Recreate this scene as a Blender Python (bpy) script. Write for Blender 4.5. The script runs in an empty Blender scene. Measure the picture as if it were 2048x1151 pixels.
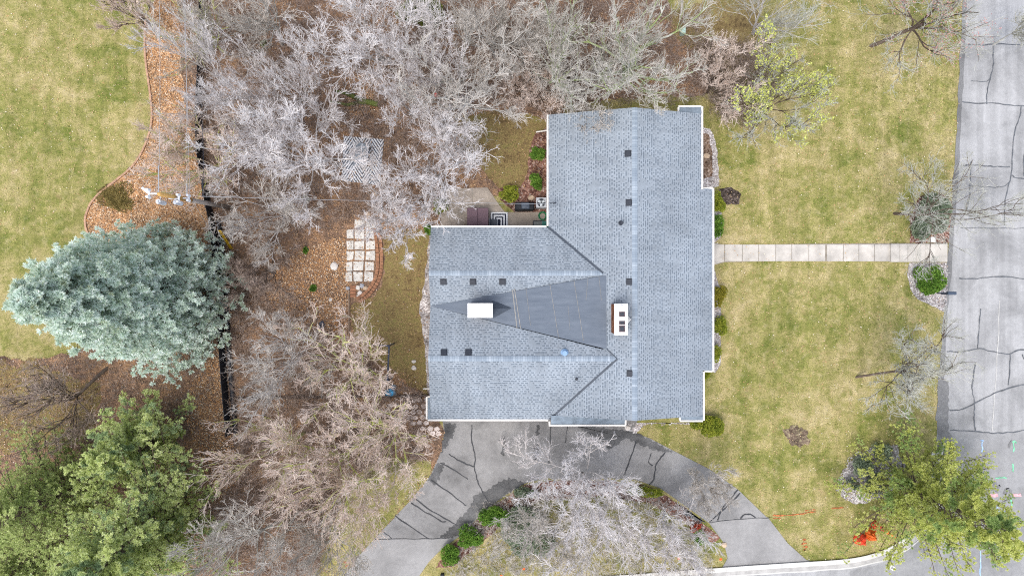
import bpy, bmesh, math, random
import numpy as np
from mathutils import Vector, Matrix

# ------------------------------------------------------------------ camera, sky, sun, exposure
H = 45.0                       # drone height above the house plot
F = 2048 * 24.0 / 36.0         # focal length in photo pixels
CX, CY = 1024.0, 575.5
scn = bpy.context.scene
COL = scn.collection
cam_d = bpy.data.cameras.new('drone_camera')
cam = bpy.data.objects.new('drone_camera', cam_d)
COL.objects.link(cam)
cam.location = (0, 0, H)
cam.rotation_euler = (0, 0, 0)
cam_d.lens = 24.0
cam_d.sensor_width = 36.0
cam_d.clip_end = 3000
scn.camera = cam
SUN_EL, SUN_AZ = math.radians(66), math.radians(215)   # azimuth clockwise from +Y (photo up)
world = bpy.data.worlds.new("World")
scn.world = world
world.use_nodes = True
wn = world.node_tree
sky = wn.nodes.new('ShaderNodeTexSky')
sky.sky_type = 'NISHITA'
sky.sun_disc = False
sky.sun_elevation = SUN_EL
sky.sun_rotation = SUN_AZ
sky.dust_density = 2.0
sky.air_density = 0.8
wn.nodes['Background'].inputs['Strength'].default_value = 0.15
hs_ = wn.nodes.new('ShaderNodeHueSaturation')      # thin overcast: the sky is greyer than a clear one
hs_.inputs['Saturation'].default_value = 0.55
wn.links.new(sky.outputs[0], hs_.inputs['Color'])
wn.links.new(hs_.outputs[0], wn.nodes['Background'].inputs['Color'])
sd = bpy.data.lights.new('sun', 'SUN')
sd.energy = 0.95
sd.angle = math.radians(40)
sd.color = (1.0, 0.94, 0.86)
sun = bpy.data.objects.new('sun', sd)
COL.objects.link(sun)
sv = Vector((math.sin(SUN_AZ) * math.cos(SUN_EL), math.cos(SUN_AZ) * math.cos(SUN_EL), math.sin(SUN_EL)))
sun.rotation_euler = sv.to_track_quat('Z', 'Y').to_euler()
scn.view_settings.view_transform = 'Standard'
scn.view_settings.look = 'None'
scn.view_settings.exposure = 1.2
scn.view_settings.gamma = 1.0
scn.cycles.use_denoising = False
scn.cycles.filter_width = 1.1
scn.cycles.max_bounces = 6
scn.cycles.diffuse_bounces = 5
scn.cycles.transparent_max_bounces = 4

# ------------------------------------------------------------------ measuring helpers
def P(px, py, z=0.0):
    return Vector(((px - CX) / F * (H - z), -(py - CY) / F * (H - z), z))
XA, XB, DROP = 23.8, 28.7, -0.75        # the lawn falls to the street between these
def gz(x):
    t = min(1, max(0, (x - XA) / (XB - XA)))
    return DROP * t
def gza(x):
    return DROP * np.clip((x - XA) / (XB - XA), 0, 1)
def G(px, py, off=0.0):
    z = 0.0
    for _ in range(6):
        p = P(px, py, z + off); z = gz(p.x)
    return Vector((p.x, p.y, z + off))

# ------------------------------------------------------------------ object helpers
def tag(o, label=None, cat=None, group=None, kind=None):
    if label: o['label'] = label
    if cat: o['category'] = cat
    if group: o['group'] = group
    if kind: o['kind'] = kind
    return o
def thing(name, label, cat, loc=(0, 0, 0), group=None):
    o = bpy.data.objects.new(name, None)
    COL.objects.link(o)
    o.location = loc
    o.empty_display_size = 0.3
    return tag(o, label, cat, group)
def link(name, me, mat=None, parent=None):
    o = bpy.data.objects.new(name, me)
    COL.objects.link(o)
    if mat: me.materials.append(mat)
    if parent is not None:
        o.parent = parent
        o.matrix_parent_inverse = Matrix.Translation(parent.location).inverted()
    return o
def mesh_np(name, V, faces, mat=None, parent=None, smooth=False):
    """faces: list of integer arrays (M,k)"""
    V = np.asarray(V, np.float32).reshape(-1, 3)
    faces = [np.asarray(f, np.int32) for f in faces if len(f)]
    me = bpy.data.meshes.new(name)
    me.vertices.add(len(V)); me.vertices.foreach_set('co', V.ravel())
    nl = sum(f.size for f in faces); nf = sum(len(f) for f in faces)
    me.loops.add(nl); me.polygons.add(nf)
    li = np.concatenate([f.ravel() for f in faces])
    tot = np.concatenate([np.full(len(f), f.shape[1], np.int32) for f in faces])
    st = np.concatenate([[0], np.cumsum(tot)[:-1]]).astype(np.int32)
    me.loops.foreach_set('vertex_index', li)
    me.polygons.foreach_set('loop_start', st)
    me.polygons.foreach_set('loop_total', tot)
    if smooth: me.polygons.foreach_set('use_smooth', np.ones(nf, bool))
    me.update(calc_edges=True)
    return link(name, me, mat, parent)
class MB:
    """collects simple solids, builds one mesh"""
    def __init__(s): s.bm = bmesh.new()
    def box(s, c, size, rz=0.0, m=None, bevel=0.0):
        r = bmesh.ops.create_cube(s.bm, size=1.0)
        M = Matrix.Translation(Vector(c)) @ (m if m else Matrix.Rotation(rz, 4, 'Z')) @ Matrix.Diagonal((*size, 1))
        bmesh.ops.transform(s.bm, matrix=M, verts=r['verts'])
        if bevel:
            es = {e for v in r['verts'] for e in v.link_edges}
            bmesh.ops.bevel(s.bm, geom=list(es), offset=bevel, segments=2, affect='EDGES', profile=0.6)
        return s
    def cyl(s, a, b, r1, r2=None, n=10):
        a, b = Vector(a), Vector(b); d = b - a
        r = bmesh.ops.create_cone(s.bm, cap_ends=True, segments=n, radius1=r1, radius2=r1 if r2 is None else r2, depth=d.length)
        M = Matrix.Translation((a + b) / 2) @ d.to_track_quat('Z', 'Y').to_matrix().to_4x4()
        bmesh.ops.transform(s.bm, matrix=M, verts=r['verts'])
        return s
    def ball(s, c, size, sub=2, jit=0.0, rng=None):
        r = bmesh.ops.create_icosphere(s.bm, subdivisions=sub, radius=1.0)
        for v in r['verts']:
            k = 1 + (rng.uniform(-jit, jit) if rng else 0)
            v.co = Vector((v.co.x * size[0] * k, v.co.y * size[1] * k, v.co.z * size[2] * k)) + Vector(c)
        return s
    def path(s, pts, r, n=6):
        for a, b in zip(pts[:-1], pts[1:]): s.cyl(a, b, r, r, n)
        return s
    def prism(s, pts, h):
        """pts: bottom outline (3D), extruded down by h"""
        top = [s.bm.verts.new(p) for p in pts]
        bot = [s.bm.verts.new((p[0], p[1], p[2] - h)) for p in pts]
        s.bm.faces.new(top); s.bm.faces.new(bot[::-1])
        n = len(pts)
        for i in range(n): s.bm.faces.new((top[i], bot[i], bot[(i + 1) % n], top[(i + 1) % n]))
        return s
    def build(s, name, mat, parent=None, smooth=False):
        bmesh.ops.recalc_face_normals(s.bm, faces=s.bm.faces)
        me = bpy.data.meshes.new(name); s.bm.to_mesh(me); s.bm.free()
        if smooth:
            for p in me.polygons: p.use_smooth = True
        return link(name, me, mat, parent)

def jag(poly, amp, step, seed=0):
    """roughens an outline given in photo pixels"""
    rg = random.Random(seed); out = []
    n = len(poly)
    for i in range(n):
        a, b = poly[i], poly[(i + 1) % n]
        L = math.hypot(b[0] - a[0], b[1] - a[1]); k = max(1, int(L / step))
        for j in range(k):
            t = j / k
            m_ = rg.uniform(-amp, amp) * (.35 if j == 0 else 1)
            out.append((a[0] + (b[0] - a[0]) * t - (b[1] - a[1]) / max(L, 1e-6) * m_, a[1] + (b[1] - a[1]) * t + (b[0] - a[0]) / max(L, 1e-6) * m_))
    return out
def smoothpoly(poly, it=2, closed=True):
    for _ in range(it):
        out = []
        n = len(poly)
        rng_ = range(n) if closed else range(n - 1)
        if not closed: out.append(poly[0])
        for i in rng_:
            a, b = poly[i], poly[(i + 1) % n]
            out.append((a[0] * .75 + b[0] * .25, a[1] * .75 + b[1] * .25))
            out.append((a[0] * .25 + b[0] * .75, a[1] * .25 + b[1] * .75))
        if not closed: out.append(poly[-1])
        poly = out
    return poly
def sheet_w(name, pts, off, mat, thick=0.0):
    """a ground sheet from world XY points, laid on the sloping ground"""
    bm = bmesh.new()
    vs = [bm.verts.new((p[0], p[1], 0)) for p in pts]
    f = bm.faces.new(vs); f.normal_update()
    if f.normal.z < 0: f.normal_flip()
    bmesh.ops.triangulate(bm, faces=[f], ngon_method='EAR_CLIP')
    for x in (XA, XB):
        bmesh.ops.bisect_plane(bm, geom=bm.verts[:] + bm.edges[:] + bm.faces[:], plane_co=(x, 0, 0), plane_no=(1, 0, 0))
    for v in bm.verts: v.co.z = gz(v.co.x) + off
    bmesh.ops.recalc_face_normals(bm, faces=bm.faces)
    bm.normal_update()
    if sum(f.normal.z for f in bm.faces) < 0: bmesh.ops.reverse_faces(bm, faces=bm.faces)
    if thick:
        r = bmesh.ops.extrude_face_region(bm, geom=bm.faces[:])
        low = [v for v in r['geom'] if isinstance(v, bmesh.types.BMVert)]
        # the region that was moved becomes the top
        for v in bm.verts: pass
        for v in low: v.co.z -= thick
        bmesh.ops.recalc_face_normals(bm, faces=bm.faces)
    me = bpy.data.meshes.new(name); bm.to_mesh(me); bm.free()
    return link(name, me, mat)
def sheet(name, poly, off, mat, thick=0.0):
    return sheet_w(name, [tuple(G(*p))[:2] for p in poly], off, mat, thick)
def ribbon(polylines, widths, off, name, mat, seed=1, wob=0.25):
    """flat strips on the ground along pixel polylines"""
    rg = random.Random(seed); V = []; Fq = []
    for li, pl in enumerate(polylines):
        w = widths[li] if isinstance(widths, (list, tuple)) else widths
        pl = smoothpoly(pl, 2, False)
        pts = [G(*p) for p in pl]
        # insert the crease crossings
        q = [pts[0]]
        for a, b in zip(pts[:-1], pts[1:]):
            k = max(1, int((b - a).length / 0.5))
            for j in range(1, k + 1):
                q.append(a.lerp(b, j / k) + (Vector((rg.uniform(-.03, .03), rg.uniform(-.03, .03), 0)) if wob else Vector()))
        base = len(V)
        for i, p in enumerate(q):
            d = (q[min(i + 1, len(q) - 1)] - q[max(i - 1, 0)]); d.z = 0; d.normalize()
            nrm = Vector((-d.y, d.x, 0)); ww = w * rg.uniform(1 - wob, 1 + wob) / 2
            for s_ in (-1, 1):
                c = p + nrm * ww * s_
                V.append((c.x, c.y, gz(c.x) + off + li * 0.0006))
            if i: Fq.append((base + 2 * i - 2, base + 2 * i, base + 2 * i + 1, base + 2 * i - 1))
    return mesh_np(name, V, [np.array(Fq)], mat)

# ------------------------------------------------------------------ materials
def lin(h):
    h = h.lstrip('#'); r = []
    for i in (0, 2, 4):
        c = int(h[i:i + 2], 16) / 255
        r.append(c / 12.92 if c < 0.04045 else ((c + 0.055) / 1.055) ** 2.4)
    return (*r, 1)
class NT:
    def __init__(s, name, rough=0.9, spec=0.2):
        s.m = bpy.data.materials.new(name); s.m.use_nodes = True
        s.t = s.m.node_tree; s.n = s.t.nodes; s.b = s.n['Principled BSDF']
        s.b.inputs['Roughness'].default_value = rough
        s.b.inputs['Specular IOR Level'].default_value = spec
        s.tc = s.n.new('ShaderNodeTexCoord')
    def l(s, a, b): s.t.links.new(a, b)
    def set(s, sock, v):
        if hasattr(v, 'is_linked') or hasattr(v, 'links'): s.l(v, sock)
        else: sock.default_value = v
    def noise(s, scale, detail=4, rough=0.55, vec=None, dist=0.0):
        n = s.n.new('ShaderNodeTexNoise'); n.inputs['Scale'].default_value = scale
        n.inputs['Detail'].default_value = detail; n.inputs['Roughness'].default_value = rough
        n.inputs['Distortion'].default_value = dist
        s.l(vec if vec else s.tc.outputs['Object'], n.inputs['Vector'])
        return n.outputs['Fac']
    def ramp(s, fac, stops, interp='LINEAR'):
        n = s.n.new('ShaderNodeValToRGB'); cr = n.color_ramp; cr.interpolation = interp
        while len(cr.elements) < len(stops): cr.elements.new(0.5)
        for e, (p, c) in zip(cr.elements, stops):
            e.position = p; e.color = c if isinstance(c, tuple) else (lin(c) if isinstance(c, str) else (c, c, c, 1))
        s.set(n.inputs['Fac'], fac)
        return n.outputs['Color']
    def math(s, op, a, b=0.0, c=0.0, clamp=False):
        n = s.n.new('ShaderNodeMath'); n.operation = op; n.use_clamp = clamp
        for i, v in enumerate((a, b, c)): s.set(n.inputs[i], v)
        return n.outputs[0]
    def mix(s, fac, a, b, mode='MIX'):
        n = s.n.new('ShaderNodeMix'); n.data_type = 'RGBA'; n.blend_type = mode
        s.set(n.inputs[0], fac); s.set(n.inputs[6], a); s.set(n.inputs[7], b)
        return n.outputs[2]
    def vscale(s, v, vec=None):
        n = s.n.new('ShaderNodeVectorMath'); n.operation = 'MULTIPLY'
        s.l(vec if vec else s.tc.outputs['Object'], n.inputs[0]); n.inputs[1].default_value = v
        return n.outputs[0]
    def island(s):
        g = s.n.new('ShaderNodeNewGeometry'); return g.outputs['Random Per Island']
    def color(s, c): s.set(s.b.inputs['Base Color'], c); return s
    def bump(s, h, strength=0.3, dist=0.02):
        n = s.n.new('ShaderNodeBump'); n.inputs['Strength'].default_value = strength; n.inputs['Distance'].default_value = dist
        s.l(h, n.inputs['Height']); s.l(n.outputs[0], s.b.inputs['Normal']); return s

def M_simple(name, c, rough=0.7, var=0.12, scale=6, metal=0.0, spec=0.3):
    t = NT(name, rough, spec)
    c = lin(c) if isinstance(c, str) else c
    n = t.noise(scale, 4)
    k = t.ramp(n, [(0.3, 1 - var), (0.7, 1 + var)])
    t.color(t.mix(1.0, c, k, 'MULTIPLY')); t.b.inputs['Metallic'].default_value = metal
    return t.m
def M_lawn():
    t = NT('grass_turf', 0.95, 0.1)
    big = t.noise(0.16, 3, 0.6)
    med = t.noise(0.75, 4, 0.62, dist=0.4)
    sml = t.noise(3.2, 4, 0.65)
    fine = t.noise(14, 3, 0.7)
    sx = t.n.new('ShaderNodeSeparateXYZ'); t.l(t.tc.outputs['Object'], sx.inputs[0])
    left = t.math('MULTIPLY', t.math('LESS_THAN', sx.outputs[0], -20.0), 0.018)
    a = t.math('ADD', t.math('MULTIPLY', big, .34), t.math('MULTIPLY', med, .40))
    a = t.math('ADD', a, t.math('MULTIPLY', sml, .26))
    a = t.math('ADD', a, left)
    base = t.ramp(a, [(0.37, (.44, .365, .20, 1)), (0.45, (.335, .285, .125, 1)), (0.53, (.225, .215, .068, 1)), (0.62, (.125, .148, .032, 1))])
    straw = t.ramp(t.noise(1.7, 5, .7), [(0.52, 0.0), (0.68, 1.0)])
    base = t.mix(t.math('MULTIPLY', straw, .32), base, (.52, .43, .26, 1))
    k = t.ramp(fine, [(0.30, 0.48), (0.50, 1.0), (0.72, 1.5)])
    base = t.mix(1.0, base, k, 'MULTIPLY')
    base = t.mix(t.ramp(t.noise(1.1, 6, .72, dist=.6), [(.56, 0.0), (.66, .55)]), base, (.13, .15, .03, 1))
    mow = t.noise(1.0, 3, .6, vec=t.vscale((1.6, .14, 1)))
    base = t.mix(1.0, base, t.ramp(mow, [(.35, .90), (.65, 1.10)]), 'MULTIPLY')
    base = t.mix(t.ramp(t.noise(.55, 5, .75), [(.60, 0.0), (.72, .5)]), base, (.30, .20, .11, 1))
    sp = t.ramp(t.noise(7.0, 2, .5), [(0.27, 0.55), (0.36, 1.0)])
    base = t.mix(1.0, base, sp, 'MULTIPLY')
    t.color(base).bump(t.math('ADD', fine, t.math('MULTIPLY', sml, .8)), 0.55, 0.06)
    return t.m
def M_backlawn():
    t = NT('worn_grass', 0.95, 0.1)
    a = t.math('ADD', t.math('MULTIPLY', t.noise(.5, 4, .6), .5), t.math('MULTIPLY', t.noise(3.5, 4, .7), .5))
    base = t.ramp(a, [(0.34, (.055, .038, .020, 1)), (0.43, (.17, .12, .055, 1)), (0.52, (.23, .175, .075, 1)), (0.64, (.17, .16, .05, 1))])
    k = t.ramp(t.noise(15, 3, .7), [(0.3, .5), (.5, 1.0), (.72, 1.5)])
    t.color(t.mix(1, base, k, 'MULTIPLY')).bump(t.noise(12, 3), .5, .05)
    return t.m
def M_forest():
    t = NT('leaf_mould', 0.95, 0.1)
    a = t.math('ADD', t.math('MULTIPLY', t.noise(.35, 4, .6, dist=.5), .55), t.math('MULTIPLY', t.noise(2.6, 5, .7), .45))
    base = t.ramp(a, [(0.34, (.06, .04, .03, 1)), (0.44, (.15, .10, .072, 1)), (0.52, (.26, .165, .11, 1)), (0.60, (.37, .22, .12, 1)), (.7, (.48, .32, .18, 1))])
    k = t.ramp(t.noise(11, 4, .75), [(0.3, .35), (.5, 1.0), (.7, 1.7)])
    t.color(t.mix(1, base, k, 'MULTIPLY')).bump(t.noise(9, 4, .7), .8, .08)
    return t.m
def M_mulch(name, stops, sc=10):
    t = NT(name, .95, .1)
    v = t.n.new('ShaderNodeTexVoronoi'); v.inputs['Scale'].default_value = sc
    t.l(t.tc.outputs['Object'], v.inputs['Vector'])
    s = t.n.new('ShaderNodeSeparateColor'); t.l(v.outputs['Color'], s.inputs[0])
    base = t.ramp(s.outputs[0], stops)
    k = t.ramp(t.noise(1.0, 6, .75, dist=.5), [(.36, .38), (.5, .85), (.64, 1.2)])
    t.color(t.mix(1, base, k, 'MULTIPLY')).bump(v.outputs['Distance'], .8, .05)
    return t.m
def M_asphalt(name, base, var, streak=0.0, blot=0.25, warm=1.0):
    t = NT(name, .9, .2)
    big = t.noise(.35, 5, .65, dist=.3); fine = t.noise(38, 2, .6); mid = t.noise(4.5, 5, .7)
    k = t.ramp(big, [(.35, 1 - blot), (.6, 1 + blot * .5)])
    k2 = t.ramp(fine, [(.3, 1 - var), (.7, 1 + var)])
    k3 = t.ramp(mid, [(.3, .9), (.7, 1.08)])
    c = t.mix(1, (base * warm, base, base / warm, 1), k, 'MULTIPLY')
    c = t.mix(1, c, k2, 'MULTIPLY'); c = t.mix(1, c, k3, 'MULTIPLY')
    if streak:
        st = t.noise(1.0, 4, .6, vec=t.vscale((2.2, .05, 1)))
        c = t.mix(1, c, t.ramp(st, [(.35, 1 - streak), (.65, 1 + streak)]), 'MULTIPLY')
    v = t.n.new('ShaderNodeTexVoronoi'); v.inputs['Scale'].default_value = 26
    t.l(t.tc.outputs['Object'], v.inputs['Vector'])
    t.color(c).bump(v.outputs['Distance'], .25, .01)
    return t.m
def M_shingle(name='roof_shingles', light=(.272, .308, .345, 1), dark=(.135, .16, .188, 1)):
    t = NT(name, .92, .15)
    uv = t.n.new('ShaderNodeSeparateXYZ'); t.l(t.tc.outputs['UV'], uv.inputs[0])
    u, v = uv.outputs[0], uv.outputs[1]
    vr = t.math('DIVIDE', v, .140); row = t.math('FLOOR', vr); fv = t.math('FRACT', vr)
    w1 = t.n.new('ShaderNodeTexWhiteNoise'); w1.noise_dimensions = '1D'; t.l(row, w1.inputs['W'])
    par = t.math('MULTIPLY', t.math('MODULO', row, 2.0), .5)
    ur = t.math('ADD', t.math('DIVIDE', u, .235), t.math('ADD', par, t.math('MULTIPLY', w1.outputs['Value'], .35)))
    colm = t.math('FLOOR', ur); fu = t.math('FRACT', ur)
    cv = t.n.new('ShaderNodeCombineXYZ'); t.l(row, cv.inputs[0]); t.l(colm, cv.inputs[1])
    wn_ = t.n.new('ShaderNodeTexWhiteNoise'); wn_.noise_dimensions = '3D'; t.l(cv.outputs[0], wn_.inputs['Vector'])
    r = wn_.outputs['Value']
    edge = t.math('SUBTRACT', t.math('MULTIPLY', r, 1.1), .12)
    tooth = t.math('LESS_THAN', fu, edge)
    low = t.math('LESS_THAN', fv, .62)
    dk = t.math('MULTIPLY', t.math('MULTIPLY', tooth, low), t.math('ADD', .75, t.math('MULTIPLY', r, .25)))
    c = t.mix(dk, light, dark)
    sh = t.ramp(r, [(0, .86), (1, 1.14)])
    c = t.mix(1, c, sh, 'MULTIPLY')
    c = t.mix(1, c, t.ramp(t.noise(.45, 5, .65), [(.35, .88), (.65, 1.09)]), 'MULTIPLY')
    c = t.mix(1, c, t.ramp(t.noise(40, 2, .6), [(.3, .85), (.7, 1.15)]), 'MULTIPLY')
    stv = t.noise(1.0, 5, .7, vec=t.vscale((1.6, .22, 1), t.tc.outputs['UV']))
    c = t.mix(1, c, t.ramp(stv, [(.35, .90), (.65, 1.08)]), 'MULTIPLY')
    t.color(c).bump(t.math('SUBTRACT', 1.0, dk), .35, .01)
    return t.m
def M_ridge():
    t = NT('ridge_caps', .92, .15)
    uv = t.n.new('ShaderNodeSeparateXYZ'); t.l(t.tc.outputs['UV'], uv.inputs[0])
    a = t.math('DIVIDE', uv.outputs[0], .145); fl = t.math('FLOOR', a); fr = t.math('FRACT', a)
    w = t.n.new('ShaderNodeTexWhiteNoise'); w.noise_dimensions = '1D'; t.l(fl, w.inputs['W'])
    c = t.ramp(w.outputs['Value'], [(0, (.22, .265, .315, 1)), (.75, (.29, .34, .39, 1)), (1, (.35, .40, .45, 1))])
    c = t.mix(t.math('MULTIPLY', t.math('LESS_THAN', fr, .12), .6), c, (.12, .15, .19, 1))
    t.color(c); return t.m
def M_membrane():
    t = NT('roof_membrane', .8, .25)
    c = t.ramp(t.noise(1.3, 6, .7, vec=t.vscale((.5, 2.4, 1))), [(.3, (.098, .120, .152, 1)), (.7, (.150, .175, .21, 1))])
    sc = t.ramp(t.noise(9, 5, .8, vec=t.vscale((2.2, .3, 1))), [(.62, 0), (.75, 1)])
    c = t.mix(t.math('MULTIPLY', sc, .45), c, (.24, .25, .26, 1))
    t.color(c); return t.m
def M_leafy(name, dark, mid, light, sc=1.6, spot=None, trans=0.0):
    t = NT(name, .75, .25)
    cl = t.noise(sc, 3, .6)
    a = t.math('ADD', t.math('MULTIPLY', cl, .75), t.math('MULTIPLY', t.island(), .35))
    c = t.ramp(a, [(.32, dark), (.55, mid), (.78, light)])
    if spot:
        c = t.mix(t.ramp(t.noise(spot[1], 3, .6), [(spot[2], 0.0), (spot[2] + .08, spot[3])]), c, spot[0])
    t.color(c)
    tr = t.n.new('ShaderNodeBsdfTranslucent'); t.l(c, tr.inputs['Color'])
    mx = t.n.new('ShaderNodeMixShader'); mx.inputs[0].default_value = .45
    t.l(t.b.outputs[0], mx.inputs[1]); t.l(tr.outputs[0], mx.inputs[2])
    t.l(mx.outputs[0], t.n['Material Output'].inputs['Surface'])
    return t.m
def M_bark(name, a, b, sc=5, moss=None):
    t = NT(name, .9, .15)
    c = t.ramp(t.noise(sc, 5, .7), [(.3, a), (.7, b)])
    if moss: c = t.mix(t.ramp(t.noise(1.1, 4, .6), [(.42, 0.0), (.56, 1.0)]), c, moss)
    t.color(c).bump(t.noise(20, 4), .5, .02)
    return t.m
def M_islands(name, stops, rough=.9):
    t = NT(name, rough, .15)
    t.color(t.ramp(t.island(), stops, 'CONSTANT')); return t.m

m_lawn, m_back, m_forest = M_lawn(), M_backlawn(), M_forest()
m_road = M_asphalt('street_asphalt', .325, .20, .10, .26, 1.0)
m_road2 = M_asphalt('side_street_asphalt', .275, .18, .04, .22, 1.0)
m_drive = M_asphalt('driveway_asphalt', .245, .34, 0, .34, 1.02)
m_drive2 = M_asphalt('driveway_apron_asphalt', .285, .22, 0, .18, 1.02)
m_patch = M_asphalt('sealed_asphalt', .12, .5, 0, .6, 1.0)
m_edgeasph = M_asphalt('old_asphalt', .19, .35, 0, .3, 1.0)
m_seal = M_simple('crack_sealant', '#5c5f63', .6, .4, 3)
m_sealdark = M_simple('drive_crack_sealant', '#34363a', .6, .3, 3)
m_conc = M_simple('walk_concrete', (.47, .44, .395, 1), .9, .22, 1.3)
m_conc2 = M_simple('old_concrete', (.36, .31, .26, 1), .9, .3, 1.1)
m_kerb = M_simple('kerb_concrete', (.55, .54, .51, 1), .85, .12, 2)
m_gutter = M_simple('kerb_pan_concrete', (.40, .39, .37, 1), .9, .2, 2)
m_shingle, m_ridge, m_membrane = M_shingle(), M_ridge(), M_membrane()
m_white = M_simple('white_painted_metal', (.74, .71, .66, 1), .5, .10, 1.5)
m_cap = M_simple('white_chimney_cap', (.80, .79, .77, 1), .45, .03, 3)
m_siding = M_simple('beige_siding', (.50, .44, .36, 1), .8, .06, 3)
m_brick = M_mulch('red_brick', [(0, (.16, .06, .035, 1)), (.6, (.26, .10, .05, 1)), (1, (.34, .19, .11, 1))], 12)
m_dark = M_simple('dark_metal', (.028, .033, .045, 1), .5, .2, 8)
m_black = M_simple('black_fabric', (.014, .016, .021, 1), .7, .4, 5)
m_glass = M_simple('window_glass', (.05, .06, .07, 1), .1, .1, 2, spec=.6)
m_darkshingle = M_simple('valley_flashing', (.055, .068, .088, 1), .6, .2, 4)
m_returns = M_simple('weathered_roof_return', (.19, .235, .28, 1), .85, .3, 2.5)
m_gravel = M_mulch('gravel_bed', [(0, (.24, .21, .20, 1)), (.4, (.42, .38, .37, 1)), (.75, (.60, .56, .55, 1)), (1, (.76, .73, .71, 1))], 13)
m_redmulch = M_mulch('red_bark_mulch', [(0, (.10, .05, .04, 1)), (.5, (.24, .12, .09, 1)), (.85, (.38, .23, .18, 1)), (1, (.6, .5, .45, 1))], 11)
m_orangebed = M_mulch('orange_leaf_bed', [(0, (.20, .11, .07, 1)), (.25, (.44, .24, .12, 1)), (.6, (.60, .34, .17, 1)), (.85, (.68, .46, .27, 1)), (1, (.76, .60, .42, 1))], 15)

# ------------------------------------------------------------------ the ground and what is laid on it
def st(o): o['kind'] = 'structure'; return o
ext = 400
st(sheet_w('lawn', [(-ext, -ext), (ext, -ext), (ext, ext), (-ext, ext)], 0, m_lawn))
forest_poly = [(330, -60), (291, 40), (289, 110), (300, 180), (306, 240), (292, 290), (268, 330), (228, 362), (193, 388), (175, 415), (168, 450), (185, 485), (230, 540),
    (250, 640), (160, 700), (60, 720), (-80, 700), (-80, 1250), (640, 1250), (690, 1151), (722, 1105), (765, 1060), (820, 1005), (862, 950), (884, 900), (890, 862), (878, 842), (960, 800), (960, 400),
    (1130, 350), (1130, 205), (1405, 190), (1440, 150), (1445, 105), (1390, 75), (1345, 50), (1325, -60)]
st(sheet('woodland_floor', jag(forest_poly, 4, 12, 3), .006, m_forest))
bed_poly = [(330, -60), (293, 40), (291, 110), (302, 180), (308, 240), (294, 290), (270, 332), (230, 364), (195, 390), (177, 417), (170, 450), (187, 483), (225, 520), (330, 545), (420, 520), (432, 480), (418, 400), (400, 300), (372, 230), (362, 120), (352, -60)]
st(sheet('leafy_bed_ground', jag(bed_poly, 2, 10, 5), .012, m_orangebed))
for i, pl in enumerate([
    [(905, 235), (985, 222), (1060, 228), (1094, 240), (1080, 300), (1058, 335), (1048, 372), (1000, 376), (965, 340), (925, 300)],
    [(800, 455), (862, 460), (905, 700), (862, 800), (800, 755), (745, 720), (706, 670), (702, 610), (752, 592), (770, 545), (765, 480)]]):
    st(sheet('back_lawn', jag(pl, 4, 9, 10 + i), .012, m_back))
st(sheet('side_lawn', jag([(735, 925), (800, 915), (862, 922), (868, 945), (820, 1005), (765, 1060), (722, 1105), (690, 1151), (660, 1220), (600, 1220), (640, 1120), (672, 1030), (700, 980)], 4, 9, 13), .012, m_lawn))
st(sheet('side_lawn', jag(jag([(1330, 30), (1440, -20), (1500, -60), (1540, -60), (1515, 40), (1530, 90), (1490, 150), (1470, 190), (1440, 200), (1400, 120), (1350, 75)], 13, 26, 14), 5, 6, 15), .012, m_back))
st(sheet('back_lawn', jag(jag([(-80, 720), (90, 728), (200, 760), (190, 860), (100, 900), (-80, 900)], 14, 28, 15), 5, 6, 16), .012, m_back))

# driveway loop
drive = [(560, 1300), (640, 1210), (688, 1151), (718, 1110), (762, 1062), (818, 1003), (860, 952), (883, 900), (889, 870), (880, 800), (1300, 800), (1262, 862), (1300, 876), (1350, 902), (1420, 938), (1478, 980), (1535, 1035), (1575, 1085), (1612, 1118), (1640, 1127),
    (1440, 1141), (1455, 1115), (1448, 1085), (1418, 1045), (1370, 1010), (1320, 975), (1270, 958), (1215, 955), (1150, 960), (1095, 955), (1048, 966), (1000, 996), (960, 1030), (918, 1072), (885, 1095), (858, 1122), (838, 1151), (800, 1210), (760, 1300)]
st(sheet('driveway', drive, .024, m_drive))
st(sheet('driveway_apron', [(560, 1300), (640, 1210), (688, 1151), (718, 1110), (752, 1077), (898, 1075), (858, 1122), (838, 1151), (800, 1210), (760, 1300)], .030, m_drive2))
st(sheet('driveway_apron', [(1422, 1043), (1480, 1036), (1535, 1033), (1575, 1085), (1612, 1118), (1640, 1127), (1440, 1141), (1455, 1115), (1448, 1085)], .030, m_drive2))
patches = [[(1048, 966), (1020, 955), (1000, 962), (975, 978), (950, 988), (938, 1015), (912, 1045), (880, 1074), (898, 1076), (918, 1071), (960, 1030), (1000, 996)],
    [(888, 846), (912, 846), (905, 872), (892, 893), (882, 905), (886, 880)],
    [(872, 928), (890, 925), (880, 955), (868, 970), (855, 960)],
    [(1150, 848), (1262, 862), (1300, 878), (1345, 902), (1330, 906), (1290, 892), (1250, 876), (1235, 888), (1218, 900), (1205, 878), (1180, 868)],
    [(1360, 1010), (1372, 1018), (1412, 1043), (1398, 1042), (1370, 1030)],
    [(1068, 888), (1076, 886), (1077, 905), (1070, 925), (1064, 915)], [(1072, 850), (1079, 850), (1077, 872), (1070, 870)],
    [(1008, 870), (1014, 880), (1006, 912), (1001, 905)]]
for i, p in enumerate(patches): st(sheet('asphalt_patch', jag(p, 3.0, 3, 20 + i), .036, m_patch))

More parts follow.
